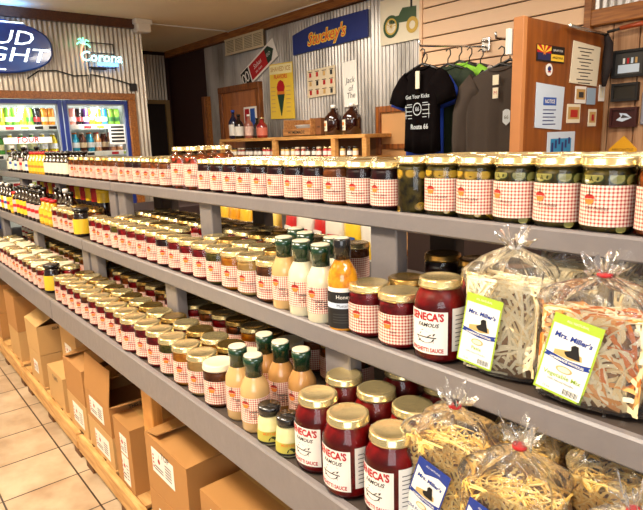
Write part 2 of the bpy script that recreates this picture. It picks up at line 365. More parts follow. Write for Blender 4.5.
for i, (y0, y1) in enumerate(doors):
    b = MB(); t = .035
    b.box((-5.705, y0, .12), (-5.66, y0+t, 1.885), BLUEF, .003); b.box((-5.705, y1-t, .12), (-5.66, y1, 1.885), BLUEF, .003)
    b.box((-5.705, y0+t, 1.85), (-5.66, y1-t, 1.885), BLUEF, .003); b.box((-5.705, y0+t, .12), (-5.66, y1-t, .16), BLUEF, .003)
    b.box((-5.70, y0+t, .16), (-5.668, y0+t+.012, 1.85), GASK); b.box((-5.70, y1-t-.012, .16), (-5.668, y1-t, 1.85), GASK); b.box((-5.70, y0+t, 1.838), (-5.668, y1-t, 1.85), GASK)
    dd = b.build('door', ck, loc(0))
    MB().box((-5.69, y0+t, .16), (-5.684, y1-t, 1.85), GLASS).build('glass_pane', dd)
    MB().box((-5.655, y0+.008, .8), (-5.63, y0+.026, 1.15), CHROME, .003).build('handle', dd)
    if i:
        o = MB().tube([(-5.75, y1-.012, .2), (-5.75, y1-.012, 1.83)], .009, tube_m); o.build('light_tube', ck, loc(0))
        l = bpy.data.lights.new('cooler_lamp', 'AREA'); l.shape = 'RECTANGLE'; l.size = .5; l.size_y = .05; l.energy = 9; l.color = (.95, 1, 1)
        lo = bpy.data.objects.new('cooler_lamp', l); COL.objects.link(lo); lo.location = (-5.74, (y0+y1)/2, 1.86); lo.rotation_euler = (0, math.radians(-38), PI/2*0)
        lo.rotation_euler = (math.radians(0), math.radians(35), 0)
for z in (1.15, 1.40, 1.655):
    for (y0, y1) in doors[1:]:
        b = MB(); b.box((-6.4, y0+.01, z-.012), (-5.76, y1-.02, z), SHELFW)
        b.box((-5.765, y0+.01, z-.035), (-5.755, y1-.02, z+.01), SHELFW)
        for k in range(5):
            yy = y0+.08+k*.12; b.box((-5.755, yy, z-.028), (-5.753, yy+.07, z-.002), [BLACK, WHITE, RED, LIME, BLACK][(k+int(z*10)) % 5])
        b.build('shelf', ck, loc(0))
def drink(col, band, name='drink_can', tall=.165, r=.031, cap=None):
    body = mat('can_'+col+band, col, .25, metal=.3, coat=.3); bd = mat('canband_'+band, band, .3)
    b = MB()
    if cap is None: b.lathe([(r*.8, 0), (r, .008), (r, tall-.015), (r*.8, tall-.003)], body, 16)
    else: b.lathe([(r*.9, 0), (r, .006), (r, tall*.62), (r*.85, tall*.7), (r*.38, tall*.84), (r*.38, tall*.94)], body, 16)
    root = b.build(name); c = MB()
    c.lathe([(r+.0006, tall*.25), (r+.0006, tall*.5)], bd, 16, caps=False); c.build('printed_band', root)
    c = MB()
    if cap is None: c.lathe([(r*.8, tall-.003), (r*.82, tall), (r*.7, tall-.001)], CHROME, 16); c.build('can_top', root)
    else: c.lathe([(r*.42, tall*.93), (r*.42, tall)], mat('cap_'+cap, cap, .3), 12); c.build('cap', root)
    return Proto(root)
D = {k: drink(*v) for k, v in dict(green=('5a8f2a', 'e8e2c0'), yellow=('e8c22a', '7a8f20'), orange=('e08a1e', 'f0e0b0'), black=('1d1a1c', 'b02a2a'), purple=('4a2a5a', 'd8d0e0'), blue=('2a86c8', 'f0f0f0'), lime=('8fc040', '2a6a2a'), white=('e8e4de', 'c02a2a'), pink=('d88a80', 'f4e8e0')).items()}
DB = {k: drink(*v, name='drink_bottle', tall=.2, r=.032, cap=c) for k, (v, c) in dict(teal=(('2aa0c0', 'f0f0f0'), 'e07020'), brown=(('5a2a18', 'e8c8a0'), 'e8e0d0'), peach=(('e0a070', 'f4e8e0'), 'c04030'), yellow=(('ecd030', 'f0f0f0'), 'f0f0f0'), green=(('4a9a30', 'f0e8b0'), 'f0f0f0')).items()}
rows = [(1.655, 1, ['orange', 'green', 'lime', 'green', 'orange', 'lime', 'black', 'green'], D, 'cooler shelf second down behind left door'),
        (1.655, 2, ['green', 'orange', 'yellow', 'green', 'green', 'yellow', 'lime', 'black', 'orange', 'orange'], D, 'top row behind the middle cooler door'),
        (1.655, 3, ['pink', 'pink', 'black', 'purple', 'yellow', 'orange', 'blue', 'lime', 'lime'], D, 'top row behind the right cooler door'),
        (1.40, 1, ['green', 'yellow', 'green', 'yellow', 'green', 'yellow'], DB, 'second row behind the left cooler door'),
        (1.40, 2, ['green', 'green', 'yellow', 'green', 'green', 'yellow', 'yellow'], DB, 'second row behind the middle cooler door'),
        (1.40, 3, ['brown', 'teal', 'brown', 'teal', 'peach', 'brown', 'peach', 'peach'], DB, 'second row behind the right cooler door')]
for z, di, ks, dic, where in rows:
    y0, y1 = doors[di]; n = len(ks)
    where = where.replace('cooler shelf second down behind left door', 'top row behind the left cooler door')
    for i, k in enumerate(ks):
        k = k if k in dic else 'green'
        y = y0+.06+(y1-y0-.12)*i/(n-1)
        lab = f"{k} drink {'can' if dic is D else 'bottle'}, {where}, {ORD[i]} from left"
        dic[k].place((-5.83, y, z+.0005), 0, lab, 'can' if dic is D else 'bottle', 'drinks in the cooler', scale=None if dic is D else (1, 1, .95))
        c = dic[k].place((-5.905, y, z+.0005), 0, f"{k} drink one back, {where}, {ORD[i]} from left", 'can' if dic is D else 'bottle', 'drinks in the cooler')
fn = sidefn(-5.6825)
b = MB(); f2 = sidefn(-5.6815); b.rect(2.03, 1.47, 2.2, 1.66, fn, WHITE)
for k in range(5): b.rect(2.05, 1.49+k*.034, 2.18, 1.51+k*.034, f2, BLACK)
tag(b.build('price_sticker'), 'white sticker with black lines on the right cooler door', 'sticker')
b = MB(); b.rect(1.10, 1.5, 1.5, 1.555, fn, WHITE); b.text('FOUR', .07, 1.3, 1.53, f2, RED, bold=.02)
tag(b.build('door_lettering_sticker'), 'sticker with red lettering on the middle cooler door', 'sticker')

# ------------------------------------------------------------------ neon signs and wall hardware
def neon(name, col, e): return mat(name, col, emit=e)
NB = neon('neon_white', (.85, 1, 1), 2); NBL = neon('neon_blue', (.1, .3, 1), 5); NG = neon('neon_green', (.2, .9, .5), 3); NR = neon('neon_red', (1, .25, .15), 3); NC = neon('neon_cyan', (.4, .9, 1), 3)
SGB = mat('sign_deep_blue', '0c2f86', .3, coat=.6, col2='0a4fae', nscale=3)
sg = empty('neon_sign', (-5.62, 1.05, 2.31), 'large blue oval neon sign lettered in white above the cooler', 'neon sign')
pts = [(.52*math.cos(a)*(1 if abs(math.cos(a)) < .8 else 1), .225*(abs(math.sin(a))**.75)*(1 if math.sin(a) > 0 else -1)) for a in [2*PI*k/48 for k in range(48)]]
b = MB(); b.loft([[(0, p[0], p[1]) for p in pts], [(.045, p[0], p[1]) for p in pts], [(.055, p[0]*.97, p[1]*.94) for p in pts]], SGB); b.build('sign_body', sg)
b = MB(); f = lambda u, v: (.0565, u, v); b.text('BUD', .165, .14, .07, f, NB, shear=.25, sx=1.35); b.text('LIGHT', .165, .12, -.07, f, NB, shear=.25, sx=1.45); b.build('neon_lettering', sg)
b = MB(); b.tube([(.07, -.35, .195), (.07, .3, .195)], .006, NB); b.build('neon_line', sg); b = MB(); b.tube([(.07, -.4, -.19), (.07, .12, -.19)], .006, NB); b.build('neon_line', sg)
l = bpy.data.lights.new('neon_glow', 'AREA'); l.shape = 'RECTANGLE'; l.size = 1.0; l.size_y = .08; l.energy = 5; l.color = (.1, .35, 1)
lo = bpy.data.objects.new('neon_glow', l); COL.objects.link(lo); lo.location = (-5.5, .85, 2.54); lo.rotation_euler = (PI, 0, PI/2)
sg = empty('palm_neon_sign', (-5.62, 1.98, 2.28), 'small script neon sign with a palm tree above the right cooler door', 'neon sign')
b = MB(); b.text('Corona', .125, .02, -.01, lambda u, v: (.035, u, v), NC, bold=.012, shear=.15); b.build('neon_lettering', sg)
b = MB(); b.tube([(.03, -.15, -.06), (.03, -.165, .0), (.03, -.15, .06), (.03, -.13, .10)], .007, NR); b.build('neon_palm_trunk', sg)
b = MB()
for dy, dz in ((-.06, .0), (-.045, .04), (0, .05), (.05, .03), (.06, -.02)): b.tube([(.03, -.13, .10), (.03, -.13+dy*.6, .10+dz*.8+.015), (.03, -.13+dy, .10+dz-.005)], .006, NG)
b.build('neon_palm_leaves', sg)
b = MB(); b.box((.028, -.02, -.085), (.04, .17, -.055), NBL); b.build('neon_underline', sg)
b = MB()
for z in (-.1, .03, .12): b.tube([(.01, -.1, z), (.01, .15, z)], .005, BLACK)
for y in (-.1, .15): b.tube([(.01, y, -.12), (.01, y, .12)], .005, BLACK)
b.box((0, -.08, -.12), (.03, .06, -.095), BLACK); b.build('sign_frame', sg)
b = MB(); b.tube([(-5.64, 1.35, 2.06), (-5.64, 1.45, 2.13), (-5.64, 1.6, 2.14), (-5.64, 1.75, 2.10), (-5.64, 1.88, 2.11), (-5.64, 1.88, 2.0), (-5.64, 1.9, 2.12), (-5.64, 2.1, 2.09), (-5.64, 2.29, 2.04)], .006, BLACK)
b.box((-5.66, 2.27, 1.98), (-5.62, 2.33, 2.05), BLACK); tag(b.build('power_cord'), 'black power cord and plug drooping across the corrugated metal', 'cord')
b = MB(); b.box((-5.66, 2.36, 2.53), (-5.54, 2.50, 2.645), mat('white_plastic', 'e6dccb', .4), .01); o = b.build('alarm_box'); tag(o, 'white plastic box at the ceiling corner above the cooler', 'alarm box')
b = MB(); b.box((-5.655, 2.345, 2.60), (-5.535, 2.515, 2.648), MATS['white_plastic'], .006); b.build('mounting_cap', o)
# vent
VENT = mat('vent_cream_metal', 'd8c8a4', .4)
b = MB(); b.box((-5.78, 3.47, 2.41), (-5.04, 3.5, 2.565), mat('vent_inside', '6b5b44', .7))
for k in range(9): b.box((-5.77, 3.462, 2.418+k*.016), (-5.05, 3.474, 2.427+k*.016), VENT)
for k in range(5): b.box((-5.78+k*.1825, 3.458, 2.41), (-5.77+k*.1825, 3.474, 2.565), VENT)
b.box((-5.79, 3.456, 2.40), (-5.03, 3.47, 2.415), VENT); b.box((-5.79, 3.456, 2.555), (-5.03, 3.47, 2.568), VENT); tag(b.build('wall_vent'), 'cream metal air vent grille high on the back wall', 'vent')
# blue arched sign
SBLUE = mat('sign_navy', '1b2c6e', .4, spec=.5); SYEL = mat('sign_yellow', 'f2c53a', .45); SRED = mat('sign_red', 'd8402a', .45)
def arched(u): return 2.44+.055*math.sin(PI*(min(max((u+4.57)/1.03, 0), 1))**.7)*1.0
top = [(-4.57+1.03*k/16, 2.40+.09*math.sin(PI*.5*min(1, k/16*1.6+.25))+(-.0)) for k in range(17)]
pr = [(-4.57, 2.255), (-3.54, 2.275)]+list(reversed(top))
b = MB(); b.loft([[(u, 3.498, v) for u, v in pr], [(u, 3.485, v) for u, v in pr]], SBLUE, smooth=False)
o = b.build('arched_sign'); tag(o, 'navy blue arched sign with yellow and red script lettering on metal', 'sign')
b = MB(); f = wallfn(3.4835); g = wallfn(3.482)
b.text("Stuckey's", .15, -4.08, 2.365, f, SYEL, shear=.3, bold=.06, ang=.04, sx=.95); b.text("Stuckey's", .15, -4.08, 2.365, g, SRED, shear=.3, bold=.0, ang=.04, sx=.95); b.build('script_lettering', o)
# tractor poster
b = MB(); b.rect(-3.4, 2.18, -2.965, 2.52, wallfn(3.49), CREAM); b.box((-3.4, 3.491, 2.18), (-2.965, 3.497, 2.52), CREAM)
o = b.build('tractor_poster'); tag(o, 'white poster of an old green tractor at the top of the metal wall', 'poster')
b = MB(); f = wallfn(3.4885); TG = mat('tractor_green', '2c4a22', .5); TY = mat('tractor_yellow', 'c9a43a', .5)
def ring(b, cx_, cz, ro, ri, f, mt, n=24):
    for k in range(n):
        a, c = 2*PI*k/n, 2*PI*(k+1)/n
        b.poly([(cx_+ro*math.cos(a), cz+ro*math.sin(a)), (cx_+ro*math.cos(c), cz+ro*math.sin(c)), (cx_+ri*math.cos(c), cz+ri*math.sin(c)), (cx_+ri*math.cos(a), cz+ri*math.sin(a))], f, mt)
h_ = wallfn(3.487); ring(b, -3.28, 2.31, .085, .062, h_, TG); ring(b, -3.06, 2.29, .06, .03, h_, TY); ring(b, -3.28, 2.31, .062, .05, h_, TY)
b.poly([(-3.3, 2.33), (-3.02, 2.32), (-3.02, 2.42), (-3.16, 2.43), (-3.2, 2.38), (-3.3, 2.38)], f, TG); b.poly([(-3.08, 2.42), (-3.06, 2.42), (-3.06, 2.48), (-3.08, 2.48)], f, BLACK)
for k in range(6):
    a = PI*k/6; b.poly([(-3.28+.06*math.cos(a), 2.31+.06*math.sin(a)), (-3.28+.06*math.cos(a+.1), 2.31+.06*math.sin(a+.1)), (-3.28-.06*math.cos(a), 2.31-.06*math.sin(a))], f, TY)
b.build('tractor_picture', o)
# tilted black/red/white arrow-like sign
def tilt(c, ang, y): return lambda u, v: (c[0]+u*math.cos(ang)-v*math.sin(ang), y, c[1]+u*math.sin(ang)+v*math.cos(ang))
c = (-5.17, 2.24); an = .42
f0, f1, f2, f3 = [tilt(c, an, y) for y in (3.497, 3.488, 3.4865, 3.485)]
DGR = mat('sign_dark_green', '1d3a2c', .4)
b = MB(); pr = [(-.36, -.085), (.30, -.085), (.36, 0), (.30, .085), (-.36, .085)]; pr = [(-.36, -.1), (.33, -.1), (.33, .1), (-.36, .1)]
b.loft([[f0(*p) for p in pr], [f1(*p) for p in pr]], WHITE, smooth=False); o = b.build('tilted_bottle_sign'); tag(o, 'tilted white sign with black, red and green panels beneath the vent', 'sign')
b = MB(); b.rect(-.36, -.09, -.2, .09, f2, BLACK); b.rect(-.18, -.08, .15, .08, f2, RED); b.poly([(.15, -.08), (.22, -.08), (.30, .0), (.22, .08), (.15, .08)], f2, DGR)
b.text('0', .17, -.32, 0, f3, WHITE); b.text('0', .17, -.25, 0, f3, WHITE); b.text('Salsas', .07, -.02, .02, f3, WHITE, shear=.2); b.text('the best', .04, -.02, -.04, f3, WHITE); b.text('GO', .05, .2, 0, f3, WHITE); b.build('printed_face', o)
# yellow ice cream poster
YP = mat('poster_yellow', 'e8c440', .5); YPW = mat('poster_cream', 'efe2a8', .5)
b = MB(); c = (-4.80, 1.94); f0, f1, f2, f3 = [tilt(c, -.03, y) for y in (3.497, 3.489, 3.4875, 3.486)]
pr = [(-.19, -.27), (.22, -.27), (.19, .27), (-.19, .27)]; b.loft([[f0(*p) for p in pr], [f1(*p) for p in pr]], YP, smooth=False)
o = b.build('ice_cream_poster'); tag(o, 'yellow poster of a red sundae in a tall glass, beside the door', 'poster')
b = MB(); b.rect(-.19, .17, .19, .26, f2, YPW); b.text('SHAVED ICE', .062, 0, .215, f3, TAN, bold=.02); b.text('FLAVORS', .055, 0, .14, f3, SRED, bold=.02)
b.poly([(-.055, 0), (.055, 0), (.07, .04), (.045, .09), (0, .11), (-.045, .09), (-.07, .04)], f3, RED); b.poly([(-.065, -.03), (.065, -.03), (.06, 0), (-.06, 0)], f3, ORANGEP)
b.poly([(-.06, -.03), (.0, -.24), (.01, -.24), (.065, -.03)], f3, DGR)
for s_ in (-1, 1):
    for k in range(7): b.rect(s_*.13-.035, -.2+k*.04, s_*.13+.035, -.193+k*.04, f3, TAN)
b.build('printed_picture', o)
# sheet with small bottles
b = MB(); c = (-4.17, 1.97); f0, f1, f2, f3 = [tilt(c, .0, y) for y in (3.497, 3.489, 3.4875, 3.486)]
pr = [(-.2, -.13), (.2, -.12), (.2, .13), (-.2, .12)]; b.loft([[f0(*p) for p in pr], [f1(*p) for p in pr]], mat('sheet_cream', 'd9c7a6', .6), smooth=False)
for i in range(4):
    for j in range(3):
        u, v = -.15+i*.1, -.085+j*.08; b.rect(u-.016, v-.02, u+.016, v+.02, f2, [RED, BLACK, TAN, APPLE][(i*3+j*2) % 4]); b.rect(u-.03, v+.024, u+.03, v+.03, f2, BLACK)
o = b.build('product_chart'); tag(o, 'cream paper chart with small printed pictures on the metal wall', 'poster')
b = MB(); f0, f1, f2 = [tilt((-3.77, 1.92), .05, y) for y in (3.497, 3.489, 3.4875)]
pr = [(-.09, -.19), (.08, -.19), (.09, .19), (-.09, .19)]; b.loft([[f0(*p) for p in pr], [f1(*p) for p in pr]], WHITE, smooth=False); o = b.build('paper_notice'); tag(o, 'narrow white paper with handwriting, hanging above the dark jugs', 'notice')
b = MB()
for t, v in (('Jack', .03), ('of', -.04), ('The', -.10)): b.text(t, .07, 0, v, f2, DKGREY, shear=.2)
b.build('handwriting', o)

# ------------------------------------------------------------------ back counter (bench) and things on it
bn = empty('wooden_wall_shelf', (-4.4, 3.3, 0), 'long open pine shelf unit against the corrugated back wall', 'shelf')
L_ = (4.4, -3.3, 0); SH = mat('shelf_pine', 'd69f5a', .5, nscale=6, col2='bd8342', stretch=(1, 9, 9))
MB().box((-5.45, 3.12, 1.455), (-3.22, 3.455, 1.485), SH, .003).build('top_board', bn, L_)
MB().box((-5.45, 3.12, 1.29), (-3.22, 3.45, 1.31), SH, .003).build('lower_board', bn, L_)
for x in (-5.45, -4.47, -3.62, -3.25): MB().box((x, 3.115, 0), (x+.05, 3.16, 1.455), SH, .003).build('upright', bn, L_); 
MB().box((-5.45, 3.44, .9), (-3.22, 3.455, 1.455), mat('bench_back', '7a5634', .7)).build('back_panel', bn, L_)
MB().box((-5.4, 3.12, .9), (-3.25, 3.44, .92), SH).build('bottom_board', bn, L_)
# small jars inside
def small_jar(col, lid):
    b = MB(); b.lathe([(.022, 0), (.024, .004), (.024, .055), (.019, .065)], mat('small_'+col, col, .3, coat=.5), 14); r = b.build('small_jar')
    MB().lathe([(.022, .065), (.022, .08)], lid, 14).build('lid', r); MB().lathe([(.0246, .012), (.0246, .045)], WHITE, 14, caps=False).build('paper_label', r)
    return Proto(r)
SJ = [(small_jar('d8b060', LIDB), 'honey coloured'), (small_jar('9a3a1e', LIDW), 'brick red'), (small_jar('3a1c14', LIDB), 'dark brown'), (small_jar('c03030', GOLD), 'bright red')]
k = 0
for i in range(27):
    x = -5.38+i*.077
    if any(abs(x-(p+.025)) < .055 for p in (-4.47, -3.62, -3.25)): continue
    p, d_ = SJ[(i//3) % 4 if i % 5 else (i+1) % 4]; k += 1
    p.place((x, 3.17+.01*(i % 2), 1.3105), 0, f'{d_} small jar under the pine shelf top, {ORD[k-1]} from the left', 'jar', 'small jars inside the wall shelf')
def jug(label, x):
    b = MB(); b.lathe([(.07, 0), (.078, .008), (.08, .12), (.075, .15), (.05, .18), (.022, .20), (.02, .225)], mat('amber_dark_syrup', '2a0d06', .12, coat=.8), 24)
    r = b.build('syrup_jug', loc=(x, 3.25, 1.4855)); tag(r, label, 'jug', 'dark jugs on the wall shelf')
    MB().lathe([(.024, .222), (.024, .245), (.02, .25)], WHITE, 16).build('cap', r)
    q = MB(); f = cyl(.0806, -PI/2-.25-.35); q.rect(-.05, .035, .055, .12, f, CREAM, 10); f2 = cyl(.081, -PI/2-.6); q.rect(-.035, .075, .04, .1, f2, ORANGEP, 6); q.text('SYRUP', .022, 0, .055, f2, BLACK); q.build('paper_label', r)
    b = MB(); b.tube([(.02, 0, .2), (.05, 0, .215), (.06, 0, .19), (.055, 0, .17)], .006, MATS['amber_dark_syrup']); b.build('glass_handle', r)
jug('dark brown glass jug beside the brown crate, left of two', -3.73); jug('dark brown glass jug at the right end of the pine shelf top', -3.50)
CR = mat('crate_wood', 'b9814a', .6, nscale=6, col2='95602f', stretch=(1, 8, 8))
def crate(x0, x1, y0, y1, z, h, label, mt, low=None):
    r = empty('wooden_crate', ((x0+x1)/2, (y0+y1)/2, z), label, 'crate'); lc = (-r.location.x, -r.location.y, -z)
    b = MB(); b.box((x0, y0, z), (x1, y1, z+.01), mt); b.build('crate_bottom', r, lc)
    hf = low or h
    b = MB(); b.box((x0, y0, z), (x1, y0+.01, z+hf), mt); 
    b.text('HOMEMADE' if x1-x0 > .2 else 'JAM', .045 if x1-x0 > .2 else .025, (x0+x1)/2, z+hf*.5, wallfn(y0-.001), BLACK, bold=.01); b.build('front_board', r, lc)
    MB().box((x0, y1-.01, z), (x1, y1, z+h), mt).build('back_board', r, lc)
    for xx in (x0, x1-.012): MB().box((xx, y0+.0105, z), (xx+.012, y1-.0105, z+h), mt).build('side_board', r, lc)
    return r
crate(-4.33, -3.93, 3.15, 3.42, 1.4855, .15, 'open wooden crate with low front holding a white bowl', CR, .07)
crate(-3.915, -3.84+.0, 3.2, 3.42, 1.4855, .15, 'narrow brown crate between the open crate and jugs', mat('crate_brown', '7a4a26', .6))
b = MB(); b.lathe([(.04, 0), (.045, .006), (.09, .05), (.115, .085), (.118, .088), (.11, .086), (.085, .05), (.03, .012)], WHITE, 28); tag(b.build('bowl', loc=(-4.13, 3.28, 1.497)), 'white bowl sitting in the open wooden crate', 'bowl')
def bottle(name, x, y, z, h, r, body, cap, lab_c, label, extra=None):
    b = MB(); b.lathe([(r*.9, 0), (r, .006), (r, h*.58), (r*.8, h*.66), (r*.36, h*.78), (r*.34, h*.93)], body, 20); o = b.build(name, loc=(x, y, z)); tag(o, label, 'bottle')
    MB().lathe([(r*.4, h*.92), (r*.4, h)], cap, 14).build('cap', o)
    MB().lathe([(r+.0007, h*.12), (r+.0007, h*.5)], lab_c, 20, caps=False).build('paper_label', o)
    return o
DKB = mat('dark_blue_glass', '141a3c', .15, coat=.7); DKBR = mat('dark_brown_glass', '1e0e0a', .15, coat=.7)
bottle('sauce_bottle', -5.36, 3.25, 1.4855, .30, .05, DKB, mat('cap_blue', '2848a0', .3), WHITE, 'tall blue capped bottle with white label before the wooden door')
bottle('sauce_bottle', -5.25, 3.25, 1.4855, .25, .05, DKBR, LIDB, WHITE, 'dark bottle with white label right of the blue capped one')
bottle('sauce_bottle', -5.06, 3.25, 1.4855, .24, .045, mat('bottle_rose', '9a5a4a', .3, coat=.5), WHITE, mat('label_rose', 'e0b8a8', .5), 'pink and white bottle below the yellow poster')
bottle('sauce_bottle', -4.95, 3.28, 1.4855, .2, .04, DKBR, LIDB, DKGREY, 'small black bottle between the pink bottle and red jar')
bottle('sauce_bottle', -4.82, 3.25, 1.4855, .2, .055, mat('bottle_red', '8a1a1a', .3, coat=.5), GOLD, mat('label_red', 'd0705a', .5), 'squat red bottle just left of the shelf upright')
b = MB(); b.box((-5.44, 3.44, 1.52), (-5.2, 3.45, 1.82), WHITE); b.rect(-5.42, 1.54, -5.33, 1.8, wallfn(3.438), RED); b.rect(-5.31, 1.54, -5.22, 1.8, wallfn(3.438), BLUEB)
tag(b.build('small_poster'), 'small red, white and blue poster on the wooden door', 'poster')
# framed board behind shirts
b = MB(); b.box((-3.18, 3.40, .5), (-2.98, 3.45, 1.70), DTRIM); 
BR = empty('framed_board', (-2.95, 3.42, 0), 'framed tan board leaning on the wall behind the blue shirt', 'board')
lc = (2.95, -3.42, 0); q = MB()
q.box((-3.38, 3.40, .5), (-3.33, 3.45, 1.70), DTRIM, .003); q.box((-2.5, 3.40, .5), (-2.45, 3.45, 1.70), DTRIM, .003); q.box((-3.33, 3.40, 1.65), (-2.5, 3.45, 1.70), DTRIM, .003); q.box((-3.33, 3.40, 1.36), (-2.5, 3.45, 1.40), DTRIM, .003); q.box((-3.33, 3.40, .5), (-2.5, 3.45, .55), DTRIM, .003)
q.build('board_frame', BR, lc); MB().box((-3.33, 3.42, .55), (-2.5, 3.44, 1.65), mat('tan_board', 'bd8c58', .6, noise=.2)).build('board_face', BR, lc)

# ------------------------------------------------------------------ shirts on the slatwall
def shirt_mesh(mt, w=.27, L=.66, sl=.2, slw=.085, longs=False, seed=0, thick=.027):
    rnd = random.Random(seed); ph = [rnd.uniform(0, 6) for _ in range(6)]; b = MB(); rings = []; n = 40
    # rows from hem to neck : (z, halfwidth, thickness)
    rows = [(-L, w*.98, .9), (-L*.8, w*.96, .95), (-L*.6, w*.95, 1), (-L*.42, w*.95, 1.05), (-L*.28, w*.97, 1.1), (-L*.16, w*.97, 1.0), (-.06, w*.93, .8), (-.035, w*.75, .65), (-.015, w*.48, .5), (0, w*.30, .42)]
    for z, hw, t in rows:
        R = []
        for k in range(n):
            a = 2*PI*k/n; x = hw*math.cos(a); s = math.sin(a)
            y = thick*t*(abs(s)**.6)*(1 if s > 0 else -1)
            fold = .008*math.sin(x*38+ph[0]+z*3)+.006*math.sin(x*71+ph[1]-z*5)
            fade = min(1, -z/.25)
            zz = z + (.012*math.sin(x*12+ph[2]) if z == -L else 0)
            R.append((x, y+fold*fade*(1 if abs(s) > .05 else .4), zz))
        rings.append(R)
    b.loft(rings, mt, caps=True)
    for s in (-1, 1):
        P0 = Vector((s*w*.70, 0, -.075)); 
        if longs: ctr = [P0, Vector((s*w*.95, -.0, -.12)), Vector((s*w*1.12, -.01, -.25)), Vector((s*w*1.16, -.015, -.42)), Vector((s*w*1.13, -.02, -.6))]; rad = [.075, .078, .068, .06, .045]
        else: ctr = [P0, Vector((s*w*.95, 0, -.11)), Vector((s*(w+sl*.35), -.005, -.17)), Vector((s*(w+sl*.5), -.01, -.235))]; rad = [.07, .08, .08, .085]
        rs = []
        for i, c in enumerate(ctr):
            t = (ctr[min(i+1, len(ctr)-1)]-ctr[max(i-1, 0)]).normalized(); nrm = Vector((0, 1, 0)); sd = t.cross(nrm)
            rs.append([tuple(c+sd*rad[i]*math.cos(2*PI*k/20)+nrm*.028*math.sin(2*PI*k/20)*(1+.3*math.sin(6*PI*k/20+ph[3]+i))) for k in range(20)])
        b.loft(rs if s > 0 else [list(reversed(r)) for r in rs], mt)
    return b
HANG = mat('black_plastic_hanger', '15110f', .3)
def hanger(parent_loc, label, rz):
    b = MB(); b.tube([(-.19, 0, -.035), (-.1, 0, 0), (0, 0, .03), (.1, 0, 0), (.19, 0, -.035)], .009, HANG)
    b.tube([(0, 0, .03), (0, 0, .06), (.022, 0, .085), (.02, 0, .115), (0, 0, .125), (-.018, 0, .112)], .004, HANG)
    o = b.build('clothes_hanger', loc=parent_loc, rot=(0, 0, rz)); return tag(o, label, 'hanger', 'hangers on the slatwall arm')
def shirt(loc_, rz, mt, label, name='tee_shirt', longs=False, w=.25, L=.66, seed=0, hl=None):
    s = shirt_mesh(mt, sl=.12, w=w, L=L, longs=longs, seed=seed).build(name, loc=loc_, rot=(0, 0, rz)); tag(s, label, 'shirt')
    col = MB(); R = []
    rg = [(.078*math.cos(2*PI*k/24), .016*math.sin(2*PI*k/24)-.004, .001-.022*(1 if math.sin(2*PI*k/24) < 0 else .2)*abs(math.sin(2*PI*k/24))) for k in range(25)]
    col.tube(rg, .005, mt, 6); col.build('collar', s)
    hanger((loc_[0], loc_[1], loc_[2]-.012), hl, rz)
    return s
FB = mat('black_jersey', '0c0606', 1, noise=.3, nscale=60, spec=.08); FBL = mat('royal_blue_jersey', '1c3fa8', .85); FG = mat('lime_green_jersey', '8fd03a', .85); FDG = mat('dark_green_jersey', '24301c', .9)
FGR = mat('charcoal_jersey', '4a4039', 1, spec=.1, noise=.3, nscale=80); FM = mat('magenta_jersey', 'a02070', .85); FW = mat('pale_grey_jersey', 'c8beb4', .85)
sb = shirt((-2.545, 3.0, 1.90), -.12, FB, 'black tee shirt printed with a white map design, frontmost of the left rail', w=.175, L=.55, seed=1, hl='black hanger holding the frontmost black printed tee')
q = MB(); f = lambda u, v: (u, -.0445, v); PRT = mat('shirt_print_white', 'c9cfd2', .8)
q.text('Get Your Kicks', .036, 0, -.19, f, PRT, bold=.01); q.text('Route 66', .045, .02, -.385, f, PRT, bold=.02)
ring(q, 0, -.27, .042, .036, f, PRT, 12); q.text('66', .04, 0, -.27, f, PRT)
for dz, dx in ((-.24, .1), (-.255, .12), (-.285, .11), (-.31, .12), (-.33, .09)): q.rect(-dx, dz, -.05, dz+.004, f, PRT); q.rect(.05, dz+.006, dx, dz+.010, f, PRT)
for s_ in (-1, 1): q.rect(s_*.11-.002, -.33, s_*.11+.002, -.24, f, PRT)
q.build('printed_design', sb)
MB().box((-.015, -.046, -.14), (.02, -.040, -.03), CREAM).build('price_tag', sb)
shirt((-2.60, 3.09, 1.885), -.1, FBL, 'royal blue tee shirt directly behind the black printed tee', w=.185, L=.60, seed=2, hl='black hanger holding the royal blue tee')
shirt((-2.47, 3.17, 1.90), -.1, FDG, 'dark green tee shirt, third on the left rail', w=.17, L=.66, seed=3, hl='black hanger holding the dark green tee')
shirt((-2.44, 3.25, 1.92), -.1, FG, 'lime green tee shirt near the slatwall on the left rail', w=.19, L=.72, seed=4, hl='black hanger holding the lime green tee')
shirt((-2.41, 3.32, 1.91), -.1, FW, 'pale grey tee shirt peeking out behind the lime one', w=.19, seed=5, hl='black hanger holding the pale grey tee')
shirt((-2.37, 3.39, 1.90), -.1, FM, 'magenta tee shirt rearmost on the left rail', w=.20, seed=6, hl='black hanger holding the magenta tee')
sg_ = shirt((-1.945, 2.98, 1.83), -.05, FGR, 'charcoal long sleeved shirt frontmost on the right rail', name='long_sleeved_shirt', longs=True, w=.24, L=.64, seed=8, hl='black hanger holding the frontmost charcoal shirt')
q = MB(); q.box((-.02, -.045, -.10), (.02, -.040, -.045), CREAM); q.box((-.018, -.045, -.175), (.018, -.040, -.115), CREAM); q.text('M', .03, 0, -.145, lambda u, v: (u, -.0455, v), RED); q.build('price_tag', sg_)
q = MB(); f = lambda u, v: (u, -.0445, v); q.poly([(.08, -.33), (.105, -.31), (.105, -.25), (.09, -.24), (.07, -.24), (.055, -.25), (.055, -.31)], f, PRT); q.text('66', .03, .08, -.285, lambda u, v: (u, -.046, v), DKGREY); q.build('shield_print', sg_)
shirt((-1.95, 3.08, 1.86), -.05, mat('brown_black_jersey', '261c18', .9), 'dark shirt behind the charcoal long sleeved one', longs=True, name='long_sleeved_shirt', w=.21, L=.62, seed=9, hl='black hanger holding the dark shirt second on right rail')
